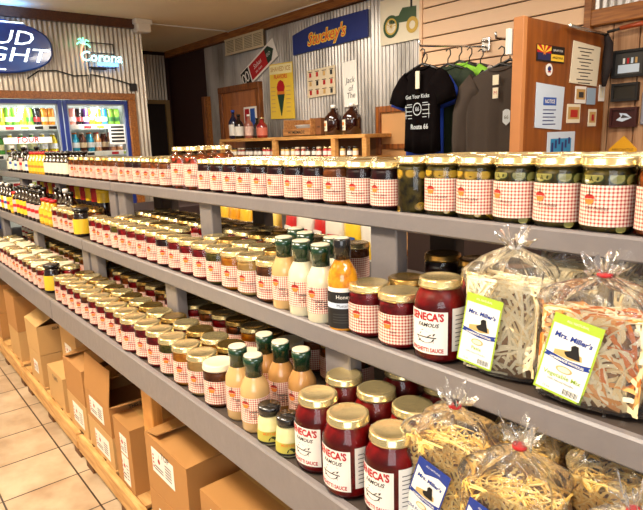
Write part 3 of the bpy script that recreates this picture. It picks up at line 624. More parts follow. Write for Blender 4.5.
shirt((-1.93, 3.18, 1.86), -.05, FB, 'black shirt third on the right rail', longs=True, name='long_sleeved_shirt', w=.21, L=.62, seed=10, hl='black hanger holding the black shirt third on right rail')
for (x, z, lb) in ((-2.38, 2.035, 'left'), (-1.96, 2.0, 'right')):
    y1_ = 2.95
    b = MB(); b.box((x-.03, 3.455, z-.03), (x+.03, 3.474, z+.06), CHROME, .003); b.tube([(x, 3.46, z), (x-.14*(lb == 'left'), y1_, z-.012), (x-.14*(lb == 'left'), y1_-.01, z+.02)], .007, CHROME)
    b.lathe([(.02, 0), (.02, .012)], CHROME, 12, c=(x-.0, 3.44, z+.03)); tag(b.build('slatwall_arm'), f'chrome slatwall arm carrying the {lb} rail of shirts', 'display arm')

# ------------------------------------------------------------------ tall wood panel with papers
PANEL = mat('varnished_plywood', '8f4d16', .4, coat=.12, nscale=4, col2='74390a', stretch=(7, 7, .6)); EDGE = mat('raw_wood_edge', 'bf7d48', .5)
pn = empty('wooden_partition', (-1.6, 3.0, 0), 'tall varnished wooden partition panel covered with papers and stickers', 'partition')
lc = (1.6, -3.0, 0)
MB().box((-1.61, 2.60, 0), (-1.56, 3.45, 1.995), PANEL).build('panel_face', pn, lc)
MB().box((-1.612, 2.565, 0), (-1.557, 2.60, 1.998), EDGE, .002).build('edge_strip', pn, lc)
PX = -1.5585
def on_panel(name, y0, y1, z0, z1, mt, label, cat='notice', draw=None, pts=None):
    b = MB(); pts = pts or [(y0, z0), (y1, z0), (y1, z1), (y0, z1)]
    b.loft([[(PX, y, z) for y, z in pts], [(PX+.003, y, z) for y, z in pts]], mt, smooth=False); o = b.build(name); tag(o, label, cat)
    if draw:
        q = MB(); draw(q, sidefn(PX+.0036), sidefn(PX+.0042)); q.build('printing', o)
    return o
def flag(q, f0_, g0_):
    f = lambda u, v: f0_(u, 1.808+(v-1.808)*.62); g = lambda u, v: g0_(u, 1.808+(v-1.808)*.62)
    q.rect(2.70, 1.81, 2.82, 1.865, f, mat('flag_navy', '1a2450', .5)); 
    for k in range(9):
        a0 = PI*k/9; a1 = PI*(k+1)/9
        def lim(a):
            c, s = math.cos(a), math.sin(a); r = min(.07/abs(c) if abs(c) > 1e-3 else 9, .058/max(s, 1e-3)); return (2.76+r*c, 1.865+r*s)
        q.poly([(2.76, 1.865), lim(a0), lim(a1)], f, [RED, SYEL][k % 2])
    q.poly([(2.76+.02*math.cos(PI*j/5+PI/2)*(1 if j % 2 == 0 else .45), 1.865+.02*math.sin(PI*j/5+PI/2)*(1 if j % 2 == 0 else .45)) for j in range(10)], g, ORANGEP)
    q.rect(2.825, 1.868, 2.955, 1.92, f, BLACK); q.text('GRAFTER', .024, 2.89, 1.893, g, WHITE); q.rect(2.825, 1.81, 2.955, 1.862, f, SYEL); q.text('ARIZONA', .024, 2.89, 1.836, g, BLACK, bold=.02)
on_panel('flag_sticker', 2.69, 2.96, 1.803, 1.882, BLACK, 'rectangular sticker of a red, yellow and navy flag with lettering', 'sticker', flag)
def ov(q, f, g): q.poly([(2.815+.018*math.cos(a), 1.77+.012*math.sin(a)) for a in [2*PI*k/12 for k in range(12)]], f, NAVY); q.rect(2.80, 1.752, 2.83, 1.758, g, RED)
on_panel('oval_sticker', 0, 0, 0, 0, WHITE, 'small white oval sticker beneath the flag sticker', 'sticker', ov, [(2.815+.032*math.cos(a), 1.765+.03*math.sin(a)) for a in [2*PI*k/20 for k in range(20)]])
def lines(y0, y1, zs, mt=None, h=.005):
    def d(q, f, g):
        for i, z in enumerate(zs): q.rect(y0+.02*(i % 3), z, y1-.025*((i*7) % 3), z+h, f, mt or DKGREY)
    return d
on_panel('typed_list', 3.04, 3.34, 1.685, 1.925, CREAM, 'large typed white page at the upper right of the partition', 'notice', lines(3.10, 3.28, [1.89-.018*k for k in range(11)]), [(3.03, 1.71), (3.34, 1.70), (3.36, 1.91), (3.05, 1.925)])
def notice(q, f, g):
    q.rect(2.77, 1.59, 2.90, 1.63, f, BLUEB); q.text('NOTICE', .027, 2.835, 1.609, g, WHITE, bold=.02)
    for k in range(5): q.rect(2.77, 1.565-.018*k, 2.90-.02*(k % 2), 1.57-.018*k, f, NAVY)
on_panel('notice_sheet', 2.7, 2.98, 1.5, 1.75, PALE, 'white notice sheet with a blue heading on the partition', 'notice', notice, [(2.70, 1.48), (2.965, 1.465), (2.98, 1.685), (2.70, 1.70)])
def bluep(q, f, g):
    q.rect(2.86, 1.31, 3.08, 1.42, f, mat('print_cyan', '1f86b8', .5))
    for k in range(6): q.rect(2.87+.035*k, 1.35+.02*(k % 3), 2.89+.035*k, 1.40+.012*(k % 3), g, NAVY)
on_panel('blue_picture_sheet', 2.83, 3.12, 1.27, 1.455, PALE, 'sheet with a blue printed picture at the bottom of the partition', 'poster', bluep)
def ph(c1, c2, y0, y1, z0, z1):
    def d(q, f, g): q.rect(y0+.01, z0+.02, y1-.01, z1-.015, f, c1); q.rect(y0+.035, z0+.03, y1-.03, z1-.03, g, c2)
    return d
on_panel('photo_print', 3.10, 3.22, 1.605, 1.695, WHITE, 'upright photo print under the typed page', 'photo', ph(TAN, DKGREY, 3.10, 3.22, 1.605, 1.695))
on_panel('photo_print', 3.02, 3.165, 1.50, 1.60, CREAM, 'square photo print lowest left of the small photos', 'photo', ph(TAN, APPLE, 3.02, 3.165, 1.50, 1.60))
on_panel('blue_card', 3.235, 3.335, 1.60, 1.69, mat('card_blue', '9ab0c4', .5), 'small plain grey blue card on the partition', 'card')
on_panel('photo_print', 3.265, 3.36, 1.48, 1.575, CREAM, 'small tan card lowest on the right of the partition', 'photo', ph(TAN, RED, 3.265, 3.36, 1.48, 1.575))
on_panel('photo_print', 3.375, 3.445, 1.62, 1.71, WHITE, 'narrow pinkish card at the right edge of the partition', 'photo', ph(CREAM, PALE, 3.375, 3.445, 1.62, 1.71))
b = MB(); b.box((-1.64, 2.545, 1.83), (-1.62, 2.60, 1.95), WHITE, .002); tag(b.build('light_switch_plate', loc=(0, 0, 0)), 'small white tag on the front edge of the partition', 'tag')
b = MB(); b.tube([(-1.53, 2.95, 1.985), (-1.53, 3.38, 1.975)], .009, CHROME); o = b.build('riding_crop'); tag(o, 'chrome rod fixed along the partition top with a dark tassel', 'rod')
b = MB(); b.tube([(-1.53, 3.36, 1.975), (-1.53, 3.40, 1.93), (-1.53, 3.40, 1.82), (-1.53, 3.37, 1.70)], .02, mat('dark_horsehair', '1c0f0c', .8), rs=[.012, .025, .03, .012]); b.build('dark_tassel', o)
# framed pictures on plank wall
def frame_pic(x0, x1, z0, z1, label, fr, face, draw=None):
    r = empty('picture_frame', ((x0+x1)/2, 3.48, z0), label, 'picture', ); lc = (-(x0+x1)/2, -3.48, -z0)
    b = MB(); t = .014
    b.box((x0, 3.465, z0), (x1, 3.498, z0+t), fr); b.box((x0, 3.465, z1-t), (x1, 3.498, z1), fr); b.box((x0, 3.465, z0+t), (x0+t, 3.498, z1-t), fr); b.box((x1-t, 3.465, z0+t), (x1, 3.498, z1-t), fr); b.build('frame', r, lc)
    b = MB(); b.box((x0+t, 3.478, z0+t), (x1-t, 3.49, z1-t), face)
    if draw: draw(b, wallfn(3.4775), wallfn(3.477))
    b.build('picture', r, lc)
def d1(q, f, g):
    q.rect(-1.505, 1.77, -1.39, 1.815, f, PALE); q.rect(-1.505, 1.815, -1.39, 1.868, f, DKGREY)
    for k in range(4): q.rect(-1.48+k*.022, 1.82, -1.468+k*.022, 1.85, g, [WHITE, RED, PALE, TAN][k])
frame_pic(-1.535, -1.355, 1.745, 1.895, 'black framed photo of people, top of the column of frames', BLACK, DKGREY, d1)
frame_pic(-1.53, -1.385, 1.615, 1.715, 'dark brown framed picture in the middle of the column', BLACK, mat('dark_olive_picture', '2a241a', .3))
MARN = mat('maroon_picture', '3c120e', .4)
def d2(q, f, g): q.poly([(-1.495, 1.51), (-1.46, 1.50), (-1.41, 1.52), (-1.44, 1.545), (-1.48, 1.55), (-1.47, 1.53)], f, PALE); q.poly([(-1.47, 1.52), (-1.42, 1.522), (-1.46, 1.54)], g, DKGREY)
frame_pic(-1.53, -1.38, 1.47, 1.58, 'maroon picture with a pale bird shape, lowest framed one', MARN, MARN, d2)
b = MB(); pr = [(-1.53, 1.325), (-1.375, 1.325), (-1.375, 1.345), (-1.45, 1.42), (-1.53, 1.345)]; b.loft([[(u, 3.498, v) for u, v in pr], [(u, 3.49, v) for u, v in pr]], mat('sign_amber', 'e8a820', .4), smooth=False); b.text('MERCANTILE', .02, -1.452, 1.34, wallfn(3.4895), BLACK)
tag(b.build('triangular_sign'), 'yellow triangular sign below the column of frames', 'sign')
b = MB(); b.box((-1.365, 3.48, 1.48), (-1.2, 3.497, 1.66), mat('grey_frame', '8a8a94', .4), .004); tag(b.build('grey_plaque'), 'pale grey plaque at the right edge beside the frames', 'plaque')
b = MB(); b.tube([(-1.56, 3.44, 2.0), (-1.48, 3.44, 2.01)], .008, BLACK); b.tube([(-1.49, 3.44, 2.01), (-1.2, 3.44, 2.03)], .018, mat('orange_handle_wood', 'a8431c', .3, coat=.5), rs=[.012, .019]); tag(b.build('wooden_handled_tool'), 'orange wooden handled tool lying on the rail', 'tool')

# ------------------------------------------------------------------ second aisle display seen through the gap
DKW = mat('dark_display_wood', '2a140d', .7, noise=.3)  # dark brown that also carries the shade between the aisles
dk = empty('low_display_table', (-2.4, 2.15, 0), 'dark low display table behind the jar rack', 'table')
lc = (2.4, -2.15, 0)
MB().box((-4.3, 1.85, .72), (-.3, 2.45, .75), DKW).build('tabletop', dk, lc)
for x, y in ((-4.25, 1.9), (-.4, 1.9), (-4.25, 2.35), (-.4, 2.35)): MB().box((x, y, 0), (x+.06, y+.06, .72), DKW).build('leg', dk, lc)
MB().box((-4.3, 2.42, .05), (-.3, 2.45, .72), DKW).build('back_panel', dk, lc)
MB().box((-4.28, 1.9, .12), (-.32, 2.42, .14), DKW).build('lower_shelf', dk, lc)
# stacked goods on it: yellow packs, coloured candy bags
def pack(x, y, z, w_, h_, d_, mt, label, stripe):
    rings = []
    for t in (0, .15, .5, .85, 1):
        k = {0: .12, .15: .8, .5: 1, .85: .8, 1: .12}[t]; rings.append([(a*w_/2*(1 if abs(k) > .5 else .97), s*d_/2*k, t*h_) for a, s in ((-1, -.6), (-.5, -1), (.5, -1), (1, -.6), (1, .6), (.5, 1), (-.5, 1), (-1, .6))])
    b = MB(); b.loft(rings, mt); o = b.build('snack_bag', loc=(x, y, z), rot=(random.uniform(-.1, .1), 0, random.uniform(-.2, .2))); tag(o, label, 'bag', 'packs on the low display table')
    MB().box((-w_*.3, -d_*.53, h_*.35), (w_*.3, -d_*.5, h_*.65), stripe).build('printed_label', o)
cols = [('f0c030', 'yellow', TAN), ('e8a01c', 'amber', WHITE), ('f0d060', 'pale yellow', ORANGEP), ('c82020', 'red', WHITE), ('e8e0d0', 'white', RED), ('f0c830', 'bright yellow', BLUEB), ('e8e4da', 'ivory', SYEL)]
xs = [(-3.45, 0), (-3.30, 1), (-3.16, 0), (-3.03, 1), (-2.9, 2), (-2.68, 3), (-2.53, 4), (-2.40, 3), (-2.26, 4), (-2.12, 5), (-1.98, 6), (-1.85, 5)]
for i, (x, c) in enumerate(xs):
    col, nm, st = cols[c]; pack(x, 1.98, .765, .13, .29 if c < 3 else .30, .08, mat('pack_'+col, col, .3, coat=.3, noise=.5, nscale=30), f'{nm} pack on the display table seen under the rack, {ORD[i]} from left', st)
b = MB(); b.box((-4.95, 1.7, 0), (-4.35, 2.3, .95), DKW, .01)
tag(MB().box((-1.72, 1.92, .752), (-.35, 2.4, 1.12), DKW, .01).build('added_dark_block'), 'added dark block on the display table, darkening the gap behind the rack post', 'crate')  # block added to keep the gap behind the rack dark
tag(b.build('dark_cabinet'), 'dark cabinet seen beneath the top shelf left of the packs', 'cabinet')

# ------------------------------------------------------------------ the jar rack
ZT, ZM, ZB = 1.295, 1.053, .811
def rack(x0, x1, posts, label, jitter=0):
    r = empty('display_rack', ((x0+x1)/2, .9, 0), label, 'display rack'); lc = (-(x0+x1)/2, -.9, 0)
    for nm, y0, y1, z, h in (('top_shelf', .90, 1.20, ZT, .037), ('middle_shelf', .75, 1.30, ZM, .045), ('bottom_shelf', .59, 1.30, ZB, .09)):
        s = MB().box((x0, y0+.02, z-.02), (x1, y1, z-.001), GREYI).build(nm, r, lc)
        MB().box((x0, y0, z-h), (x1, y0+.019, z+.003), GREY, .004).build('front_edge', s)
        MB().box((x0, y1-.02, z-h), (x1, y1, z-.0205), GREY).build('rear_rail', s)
    for p in posts:
        MB().box((p-.042, .925, ZM), (p+.042, .963, ZT-.021), GREY, .003).build('post', r, lc)
        MB().box((p-.042, .775, ZB), (p+.042, .813, ZM-.021), GREY, .003).build('post', r, lc)
        lx, ly = (-1.785, .668) if p == -1.745 else (p, .965)
        MB().box((lx-.042, ly, .1475 if p < -.5 else 0), (lx+.042, ly+.038, ZB-.021), PINE, .003).build('leg', r, lc)
        MB().box((p-.042, 1.24, 0), (p+.042, 1.279, ZM-.021), GREY, .003).build('rear_post', r, lc)
        MB().box((p-.042, 1.14, ZM), (p+.042, 1.179, ZT-.021), mat('dark_post', '3a2a20', .6), .003).build('rear_upper_post', r, lc)
    return r
rack(-2.574, .45, (-2.52, -1.745, -.90, -.02), 'grey stepped wooden rack of three shelves, right section')
rack(-5.3, -2.578, (-2.635, -3.52, -4.4, -5.25), 'grey stepped wooden rack of three shelves, left section')

# ------------------------------------------------------------------ jar prototypes
def content_mat(name, col, col2, scale=90, rough=.35, coat=0): return mat(name, col, rough, spec=.25, coat=coat, col2=col2, nscale=scale)
CT = dict(red=content_mat('red_jam', 'a00c14', '64040a', 60), dkred=content_mat('dark_cherry_jam', '3a060a', '1c0406', 60), brown=content_mat('apple_butter', '8a4a1c', '5f2c0e', 80),
          olive=content_mat('green_relish', '7a6a1e', '4a4210', 120), orange=content_mat('orange_preserve', 'e89a1c', 'c8701a', 60), cream=content_mat('cream_spread', 'e0b870', 'd0a058', 40),
          pickle=content_mat('pickle_mix', '665519', '1c1808', 55), mix=content_mat('pickled_vegetables', 'a8501c', '2a2410', 60), black=content_mat('dark_sauce', '241010', '120808', 50))
def apple_print(q, r, z, a0, nm, tiny, hi=False):
    f = cyl(r+.0019, a0)
    q.poly([(-.0085+.0092*math.cos(a), z+.009*math.sin(a)) for a in [PI+PI*k/6 for k in range(7)]], f, ORANGEP)
    q.poly([(-.0085+.0100*math.cos(a), z+.001+.0075*math.sin(a)) for a in [PI*k/6 for k in range(7)]], f, APPLE)
    q.rect(-.0093, z+.006, -.0075, z+.016, f, STEM)
    q.text(nm, .0085, .004, z-.014, f, BLACK, shear=.3, align='CENTER'); 
    if hi: q.text(tiny, .0045, .006, z-.021, f, APPLE)
def jar(content, lid='gold', r=.0405, h=.110, name='jam_jar', label=True, text='Jam', glass=True, big=False, lz=None, fruit=None, wrap=2.5, hi=True):
    """root = glass; children contents, lid, gingham_label"""
    nk = .90; sh = h*.77
    if big: nk = .72; sh = h*.74
    prof = [(r*.90, 0), (r*.97, .003), (r, .008), (r, sh*.97), (r*.985, sh), (r*(nk+1)/2+.002, sh+.009), (r*nk, sh+.016), (r*nk, h-.012)]
    lidm = dict(gold=GOLD, white=LIDW, dk=GOLDD, black=LIDB)[lid]
    cm = CT[content]
    b = MB(); 
    root = b.lathe(prof, GLASS, 28, caps=True).build(name)
    c = MB(); top = sh+.011
    c.lathe([(r*.88, .003), (r-.0016, .009), (r-.0016, sh*.97), (r*.94, sh+.002), (r*(nk+.6)/2, top), (r*.3, top+.001)], cm, 24)
    if fruit:
        rnd = random.Random(len(fruit)+int(r*1e4)); pm = mat('slice_'+fruit, dict(green='a8a058', yellow='d8b038', red='c04020')[fruit], .3, coat=.6); pd = mat('slice_rind_'+fruit, dict(green='3a4214', yellow='a88020', red='8a2a14')[fruit], .3, coat=.6)
        for k in range(9):
            a = 2*PI*k/9+rnd.uniform(-.2, .2); z = sh*.93+rnd.uniform(-.006, .006); rad = rnd.uniform(.010, .017)
            f = (lambda a=a, z=z: (lambda u, v: ((r-.0008)*math.cos(a+u/r), (r-.0008)*math.sin(a+u/r), z+v)))()
            c.poly([(rad*math.cos(t), min(rad*.8*math.sin(t), sh-z)) for t in [2*PI*j/12 for j in range(12)]], f, pd)
            f = (lambda a=a, z=z: (lambda u, v: ((r-.0005)*math.cos(a+u/r), (r-.0005)*math.sin(a+u/r), z+v)))()
            c.poly([(rad*.8*math.cos(t), min(rad*.62*math.sin(t), sh-z)) for t in [2*PI*j/12 for j in range(12)]], f, pm)
        for k in range(14):
            a = rnd.uniform(0, 2*PI); z = rnd.uniform(.008, .02); rad = rnd.uniform(.006, .012)
            f = (lambda a=a, z=z: (lambda u, v: ((r-.0006)*math.cos(a+u/r), (r-.0006)*math.sin(a+u/r), z+v)))()
            c.poly([(rad*math.cos(t), rad*.7*math.sin(t)) for t in [2*PI*j/9 for j in range(9)]], f, pm if k % 2 else pd)
    c.build('contents', root)
    lr = r*nk+.004; b = MB()
    b.lathe([(lr-.002, h-.017), (lr+.0012, h-.015), (lr+.0012, h-.011), (lr-.0005, h-.0095), (lr, h-.003), (lr-.003, h-.0005), (lr*.8, h), (lr*.72, h-.0012), (lr*.1, h-.0012)], lidm, 28).build('lid', root)
    if label:
        z0, z1 = lz or (sh*.13, sh*.83); q = MB(); f = cyl(r+.0006, 0); hw = wrap*r/2+.0
        q.rect(-hw*1.0, z0, hw*1.35, z1, f, GING, 18); apple_print(q, r, z0+(z1-z0)*.66, -.25, text, 'ALL NATURAL', hi); q.build('gingham_label', root)
    return Proto(root)
J = dict(red=jar('red', text='Cherry Jam'), dkred=jar('dkred', text='Berry Jam', name='jam_jar'), brown=jar('brown', text='Apple Butter', name='jam_jar'), olive=jar('olive', text='Relish', name='relish_jar'),
         orange=jar('orange', text='Peach Jam'), cream=jar('cream', text='Honey Butter', name='spread_jar'), redw=jar('red', 'white', text='Jam'), brownw=jar('brown', 'white', text='Butter'), mixd=jar('mix', 'dk', text='Salsa', name='salsa_jar'),
         pickle=jar('pickle', r=.0415, h=.122, name='pickle_jar', text='Dill Pickles', fruit='green'), pickley=jar('pickle', r=.0415, h=.122, name='pickle_jar', text='Sweet Pickles', fruit='yellow'),
         pickn=jar('pickle', r=.040, h=.122, name='pickle_jar', label=False, fruit='yellow'), mixq=jar('mix', r=.047, h=.152, name='pickled_vegetable_jar', text='Mixed', fruit='red', big=True),
         mixo=jar('mix', r=.0415, h=.122, name='pickled_vegetable_jar', text='Chow Chow', fruit='red'), redb=jar('red', r=.0435, h=.110, text='Jam'), darkq=jar('black', 'dk', r=.042, h=.14, name='sauce_jar', label=False))
DESC = dict(red='red jam', dkred='dark cherry jam', brown='brown apple butter', olive='green relish', orange='orange preserve', cream='cream spread', redw='red jam white lidded', brownw='brown butter white lidded', mixd='salsa',
            pickle='green pickle', pickley='yellow flecked pickle', pickn='unlabelled pickle', mixq='tall mixed pickle', mixo='orange vegetable pickle', redb='large red jam', darkq='dark tall sauce')
ROWN = ['front', 'second', 'third', 'fourth', 'fifth', 'sixth', 'seventh']
CNT = {}; REC = []
def put(k, x, y, z, shelf, row, rz=None, ref='from the right', ordn=None, scale=None):
    key = (shelf, row); n = CNT.get(key, 0); CNT[key] = n+1
    face = math.atan2(-y, -x)                    # towards the aisle, then off to the left as on the shelf
    a = (face-.28+random.uniform(-.22, .22)) if rz is None else rz
    if row > 0: a += random.uniform(-.6, .6)
    REC.append((J[k], len(PLACED), f'{DESC[k]} jar, {shelf}', ROWN[row]))
    J[k].place((x, y, z+.0003), a, f'{DESC[k]} jar, {shelf}, {ROWN[row]} row, {ORD[n]} from the right', 'jar', f'jars on the {shelf}', scale=scale)
S_TR, S_TL = 'top shelf right section', 'top shelf left section'
S_MR, S_ML = 'middle shelf right section', 'middle shelf left section'
S_BR, S_BL = 'bottom shelf right section', 'bottom shelf left section'
# top, right section
tops = [('mixo', -.235), ('mixo', -.322), ('pickle', -.409), ('pickle', -.494), ('pickle', -.576), ('pickley', -.660), ('pickley', -.742), ('pickn', -.822), ('dkred', -.905), ('mixd', -.99), ('mixd', -1.075), ('dkred', -1.16), ('dkred', -1.245), ('dkred', -1.328), ('dkred', -1.411), ('dkred', -1.494), ('dkred', -1.577), ('dkred', -1.660), ('dkred', -1.743)]
for row, y in enumerate((.953, 1.04, 1.127)):
    for i, (k, x) in enumerate(tops):
        if k == 'mixd' and row == 0: k = 'dkred' if i % 2 else 'brown'
        yy = y
        if any(abs(x-p) < .084 for p in ()): continue
        put(k, x-.004-(.0 if row == 0 else random.uniform(-.002, .002)), yy+random.uniform(-.001, .001), ZT, S_TR, row)
    for x in (-1.85, -1.955):
        if row < 2: put('mixq', x, (.962, 1.064)[row], ZT, S_TR, row)
    for i in range(6):
        put(['brown', 'mixd', 'brown', 'dkred', 'dkred', 'brown'][i], -2.06-i*.0865, y, ZT, S_TR, row)
# top, left section
for row, y in enumerate((.962, 1.05)):
    for i in range(8): put(['brown', 'mixd', 'brown', 'mixd'][i % 4], -2.635-i*.086, y, ZT, S_TL, row)
# middle, right
midc = ['brown', 'cream', 'orange', 'olive', 'red', 'red', 'red', 'dkred', 'red', 'red', 'red', 'red', 'olive', 'red', 'red', 'red']
midx = [-1.183, -1.275, -1.36, -1.448, -1.535, -1.622, -1.709, -1.796, -1.883, -1.970, -2.057, -2.144, -2.231, -2.318, -2.405, -2.492]
for row, y in enumerate((.803, .890, 1.010, 1.10)):
    for i, x in enumerate(midx):
        k = midc[i]
        if row and i % 3 == 1: k = 'mixd'
        if row == 1 and any(abs(x-p) < .085 for p in (-2.52, -1.745, -.90)): continue
        yy = y
        if row == 1 and i == 0: continue
        put(k, x, yy+random.uniform(-.002, .002), ZM, S_MR, row)
put('redb', -.735, .803, ZM, S_MR, 0); put('redb', -.826, .806, ZM, S_MR, 0)
put('mixd', -.80, .895, ZM, S_MR, 1); put('mixd', -.712, .893, ZM, S_MR, 1)
for x in (-.62, -.715, -.81): put('darkq', x, 1.03, ZM, S_MR, 2)
# bottom, right
botc = ['brownw', 'cream', 'orange', 'olive', 'red', 'red', 'redb', 'red', 'red', 'red', 'red', 'brown', 'red', 'red', 'red', 'red']
for row, y in enumerate((.645, .732, .865, .952)):
    for i in range(16):
        x = -1.205-i*.088; k = botc[i]
        if row and i % 2: k = 'mixd'
        if row == 1 and any(abs(x-p) < .085 for p in (-2.52, -1.745, -.90)) and False: continue
        if x < -2.55: continue
        put(k, x, y+(-.008 if k == 'redb' else 0), ZB, S_BR, row)
for x in (-1.115, -1.02): put('mixd', x, .952, ZB, S_BR, 3)
# bottom, left
for row, y in enumerate((.645, .732, .865, .955)):
    for i in range(15 if row < 3 else 8):
        x = -2.73-i*.089
        if row == 0 and i == 0: continue
        k = ['redw', 'red', 'brownw', 'red', 'brown', 'redw', 'red', 'brownw', 'brown', 'red', 'redw'][(i+row) % 11] if row < 2 else ['mixd', 'brown', 'olive'][(i+row) % 3]
        put(k, x, y, ZB, S_BL, row)

# other bottles: generic sauce bottle prototype
def sauce(name, body, capm, lab, h, r, neck=.4, lz=(.12, .55), accent=None, capz=.9):
    b = MB(); b.lathe([(r*.9, 0), (r, .006), (r, h*.58), (r*.9, h*.63), (r*neck, h*.76), (r*neck*.9, h*capz)], body, 20); root = b.build(name)
    MB().lathe([(r*neck*1.12, h*capz-.002), (r*neck*1.12, h-.002), (r*neck*.9, h)], capm, 16).build('cap', root)
    q = MB(); q.lathe([(r+.0007, h*lz[0]), (r+.0007, h*lz[1])], lab, 20, caps=False)
    if accent: q.lathe([(r+.0011, h*(lz[0]*.6+lz[1]*.4)), (r+.0011, h*(lz[0]*.35+lz[1]*.65))], accent, 20, caps=False)
    q.build('paper_label', root); return Proto(root)
YEL = mat('label_yellow', 'e8bc2c', .45); PINKL = mat('label_pink', 'e0b0a8', .5); REDC = mat('cap_red', 'b81c1c', .35); YELC = mat('cap_yellow', 'ecc020', .35)
SB = dict(dark=sauce('sauce_bottle', DKBR, LIDB, CREAM, .14, .033, .6), darky=sauce('sauce_bottle', DKBR, LIDB, YEL, .185, .034, .4, accent=RED), darkp=sauce('sauce_bottle', DKBR, LIDB, PINKL, .175, .034, .42, accent=RED), white=sauce('sauce_bottle', DKBR, WHITE, WHITE, .185, .034, .4, accent=BLUEB),
          yel=sauce('mustard_bottle', mat('mustard_yellow', 'd8a020', .25, coat=.6), REDC, YEL, .14, .034, .5, accent=ORANGEP), ydark=sauce('sauce_jar', DKBR, LIDB, YEL, .13, .038, .85, (.1, .62)), redc=sauce('sauce_bottle', DKBR, REDC, REDC, .185, .037, .95, (.62, .98)), yelc=sauce('sauce_bottle', DKBR, YELC, YELC, .185, .037, .95, (.62, .98)),
          bluel=sauce('sauce_bottle', DKBR, LIDB, PALE, .15, .033, .5, accent=BLUEB), redj=sauce('sauce_jar', mat('red_sauce', '7a1414', .2, coat=.8), GOLD, CREAM, .14, .04, .8, accent=RED))
BD = dict(dark='dark bottle with cream label', darky='dark bottle with yellow label', darkp='dark bottle with pink label', white='white capped bottle with white label', yel='yellow bottle with red cap', ydark='dark jar with yellow label', redc='red topped bottle', yelc='yellow topped bottle', bluel='bottle with pale blue label', redj='red sauce jar')
CN2 = {}
def bput(k, x, y, z, where):
    n = CN2.get(where, 0); CN2[where] = n+1
    m_ = where.replace(' row', '').rsplit(' ', 1); REC.append((SB[k], len(PLACED), f'{BD[k]}, {m_[0]}', m_[1]))
    SB[k].place((x, y, z+.0003), random.uniform(-.4, .4), f'{BD[k]}, {where}, {ORD[n]} from the right', 'bottle', f'bottles at {where}')
TLW = 'top shelf left section front row'; TLW2 = 'top shelf left section rear row'
for i, k in enumerate(['dark']*6+['yel']*5+['bluel', 'dark', 'darkp', 'dark', 'bluel', 'dark', 'white', 'dark']):
    for w_, y in ((TLW, .955), (TLW2, 1.04)): bput(k, -3.345-i*.078, y, ZT, w_)
MLW = 'middle shelf left section front row'; x = -2.71
for k in ['ydark', None, None, None, None, 'yel', 'yel', 'yel', 'darkp', 'darkp', 'darkp', 'darky', 'darky', 'darky', 'darkp', 'yel', 'darky', 'white', 'darky', 'white']:
    if k is None: put('brown' if int(x*100) % 2 else 'red', x, .805, ZM, S_ML, 0)
    else: bput(k, x, .80, ZM, MLW)
    x -= .088
for row, y in enumerate((.90,)):
    for i in range(16):
        x = -2.71-i*.088
        if any(abs(x-p) < .085 for p in (-2.635, -3.52)): continue
        (put('mixd', x, y-.005, ZM, S_ML, 1) if i < 5 else bput(['darky', 'darkp', 'white', 'darkp'][i % 4], x, y-.01, ZM, 'middle shelf left section second row'))
for i in range(14): bput(['yelc', 'redc'][i % 2], -3.02-i*.092, 1.02, ZM, 'middle shelf left section third row')
for i in range(12): bput('redj', -3.62-i*.09, .97, ZB, 'bottom shelf left section rear row')
bput('ydark', -2.73, .65, ZB, 'bottom shelf left section front row')

# dressing bottles
DRG = mat('dressing_tan', 'caa268', .25, coat=.7, noise=.3, nscale=40); DRW = mat('dressing_white', 'd6ceb0', .25, coat=.7); DRB = mat('dressing_brown_tan', 'b8854a', .25, coat=.7, noise=.4, nscale=40); DKG = mat('dark_green_neck_seal', '12351f', .25, coat=.6)
def dressing(mt):
    r, h = .0338, .178
    root = MB().lathe([(r*.92, 0), (r, .006), (r, .092), (r*.95, .105), (r*.72, .12), (r*.56, .131), (r*.52, .14)], mt, 28).build('dressing_bottle')
    MB().lathe([(r*.60, .127), (r*.60, .153), (r*.66, .156), (r*.66, h-.004)], DKG, 24).build('neck_seal', root)
    MB().lathe([(r*.62, h-.0035), (r*.62, h-.001), (r*.5, h)], LIDW, 24).build('cap_top', root)
    q = MB(); f = cyl(r+.0006, 0); q.rect(-.045, .025, .055, .085, f, GINGN, 16); apple_print(q, r, .07, -.2, 'Dressing', 'ALL NATURAL'); f2 = cyl(r+.0009, 0)
    for k in range(4): q.rect(-.005, .036+.005*k, .03-.004*(k % 2), .038+.005*k, f2, BLACK, 3)
    q.build('gingham_label', root); return Proto(root)
DP = dict(tan=dressing(DRG), white=dressing(DRW), brown=dressing(DRB))
def dput(k, x, y, z, lab): 
    DP[k].place((x, y, z+.0003), math.atan2(-y, -x)-.25+random.uniform(-.15, .15), lab, 'bottle', 'green necked dressing bottles')
dput('white', -.957, .785, ZM, 'white dressing bottle in middle shelf front, right of three, beside the amber bottle')
dput('white', -1.030, .787, ZM, 'white dressing bottle in middle shelf front row, centre of three')
dput('tan', -1.103, .79, ZM, 'tan dressing bottle in middle shelf front row, left of three')
dput('white', -1.19, .893, ZM, 'dressing bottle in middle shelf second row, left of three'); dput('white', -1.115, .866, ZM, 'dressing bottle in middle shelf second row, centre of three'); dput('white', -1.01, .865, ZM, 'dressing bottle in middle shelf second row behind the amber bottle')
dput('tan', -1.033, .64, ZB, 'front dressing bottle on the bottom shelf, right of two, by mustard'); dput('tan', -1.108, .645, ZB, 'front dressing bottle on the bottom shelf, left of two')
dput('brown', -1.060, .735, ZB, 'dressing bottle in second row of bottom shelf, centre of three'); dput('brown', -1.133, .738, ZB, 'dressing bottle in second row of bottom shelf, left of three'); dput('brown', -.985, .74, ZB, 'dressing bottle in second row of bottom shelf, right of three')
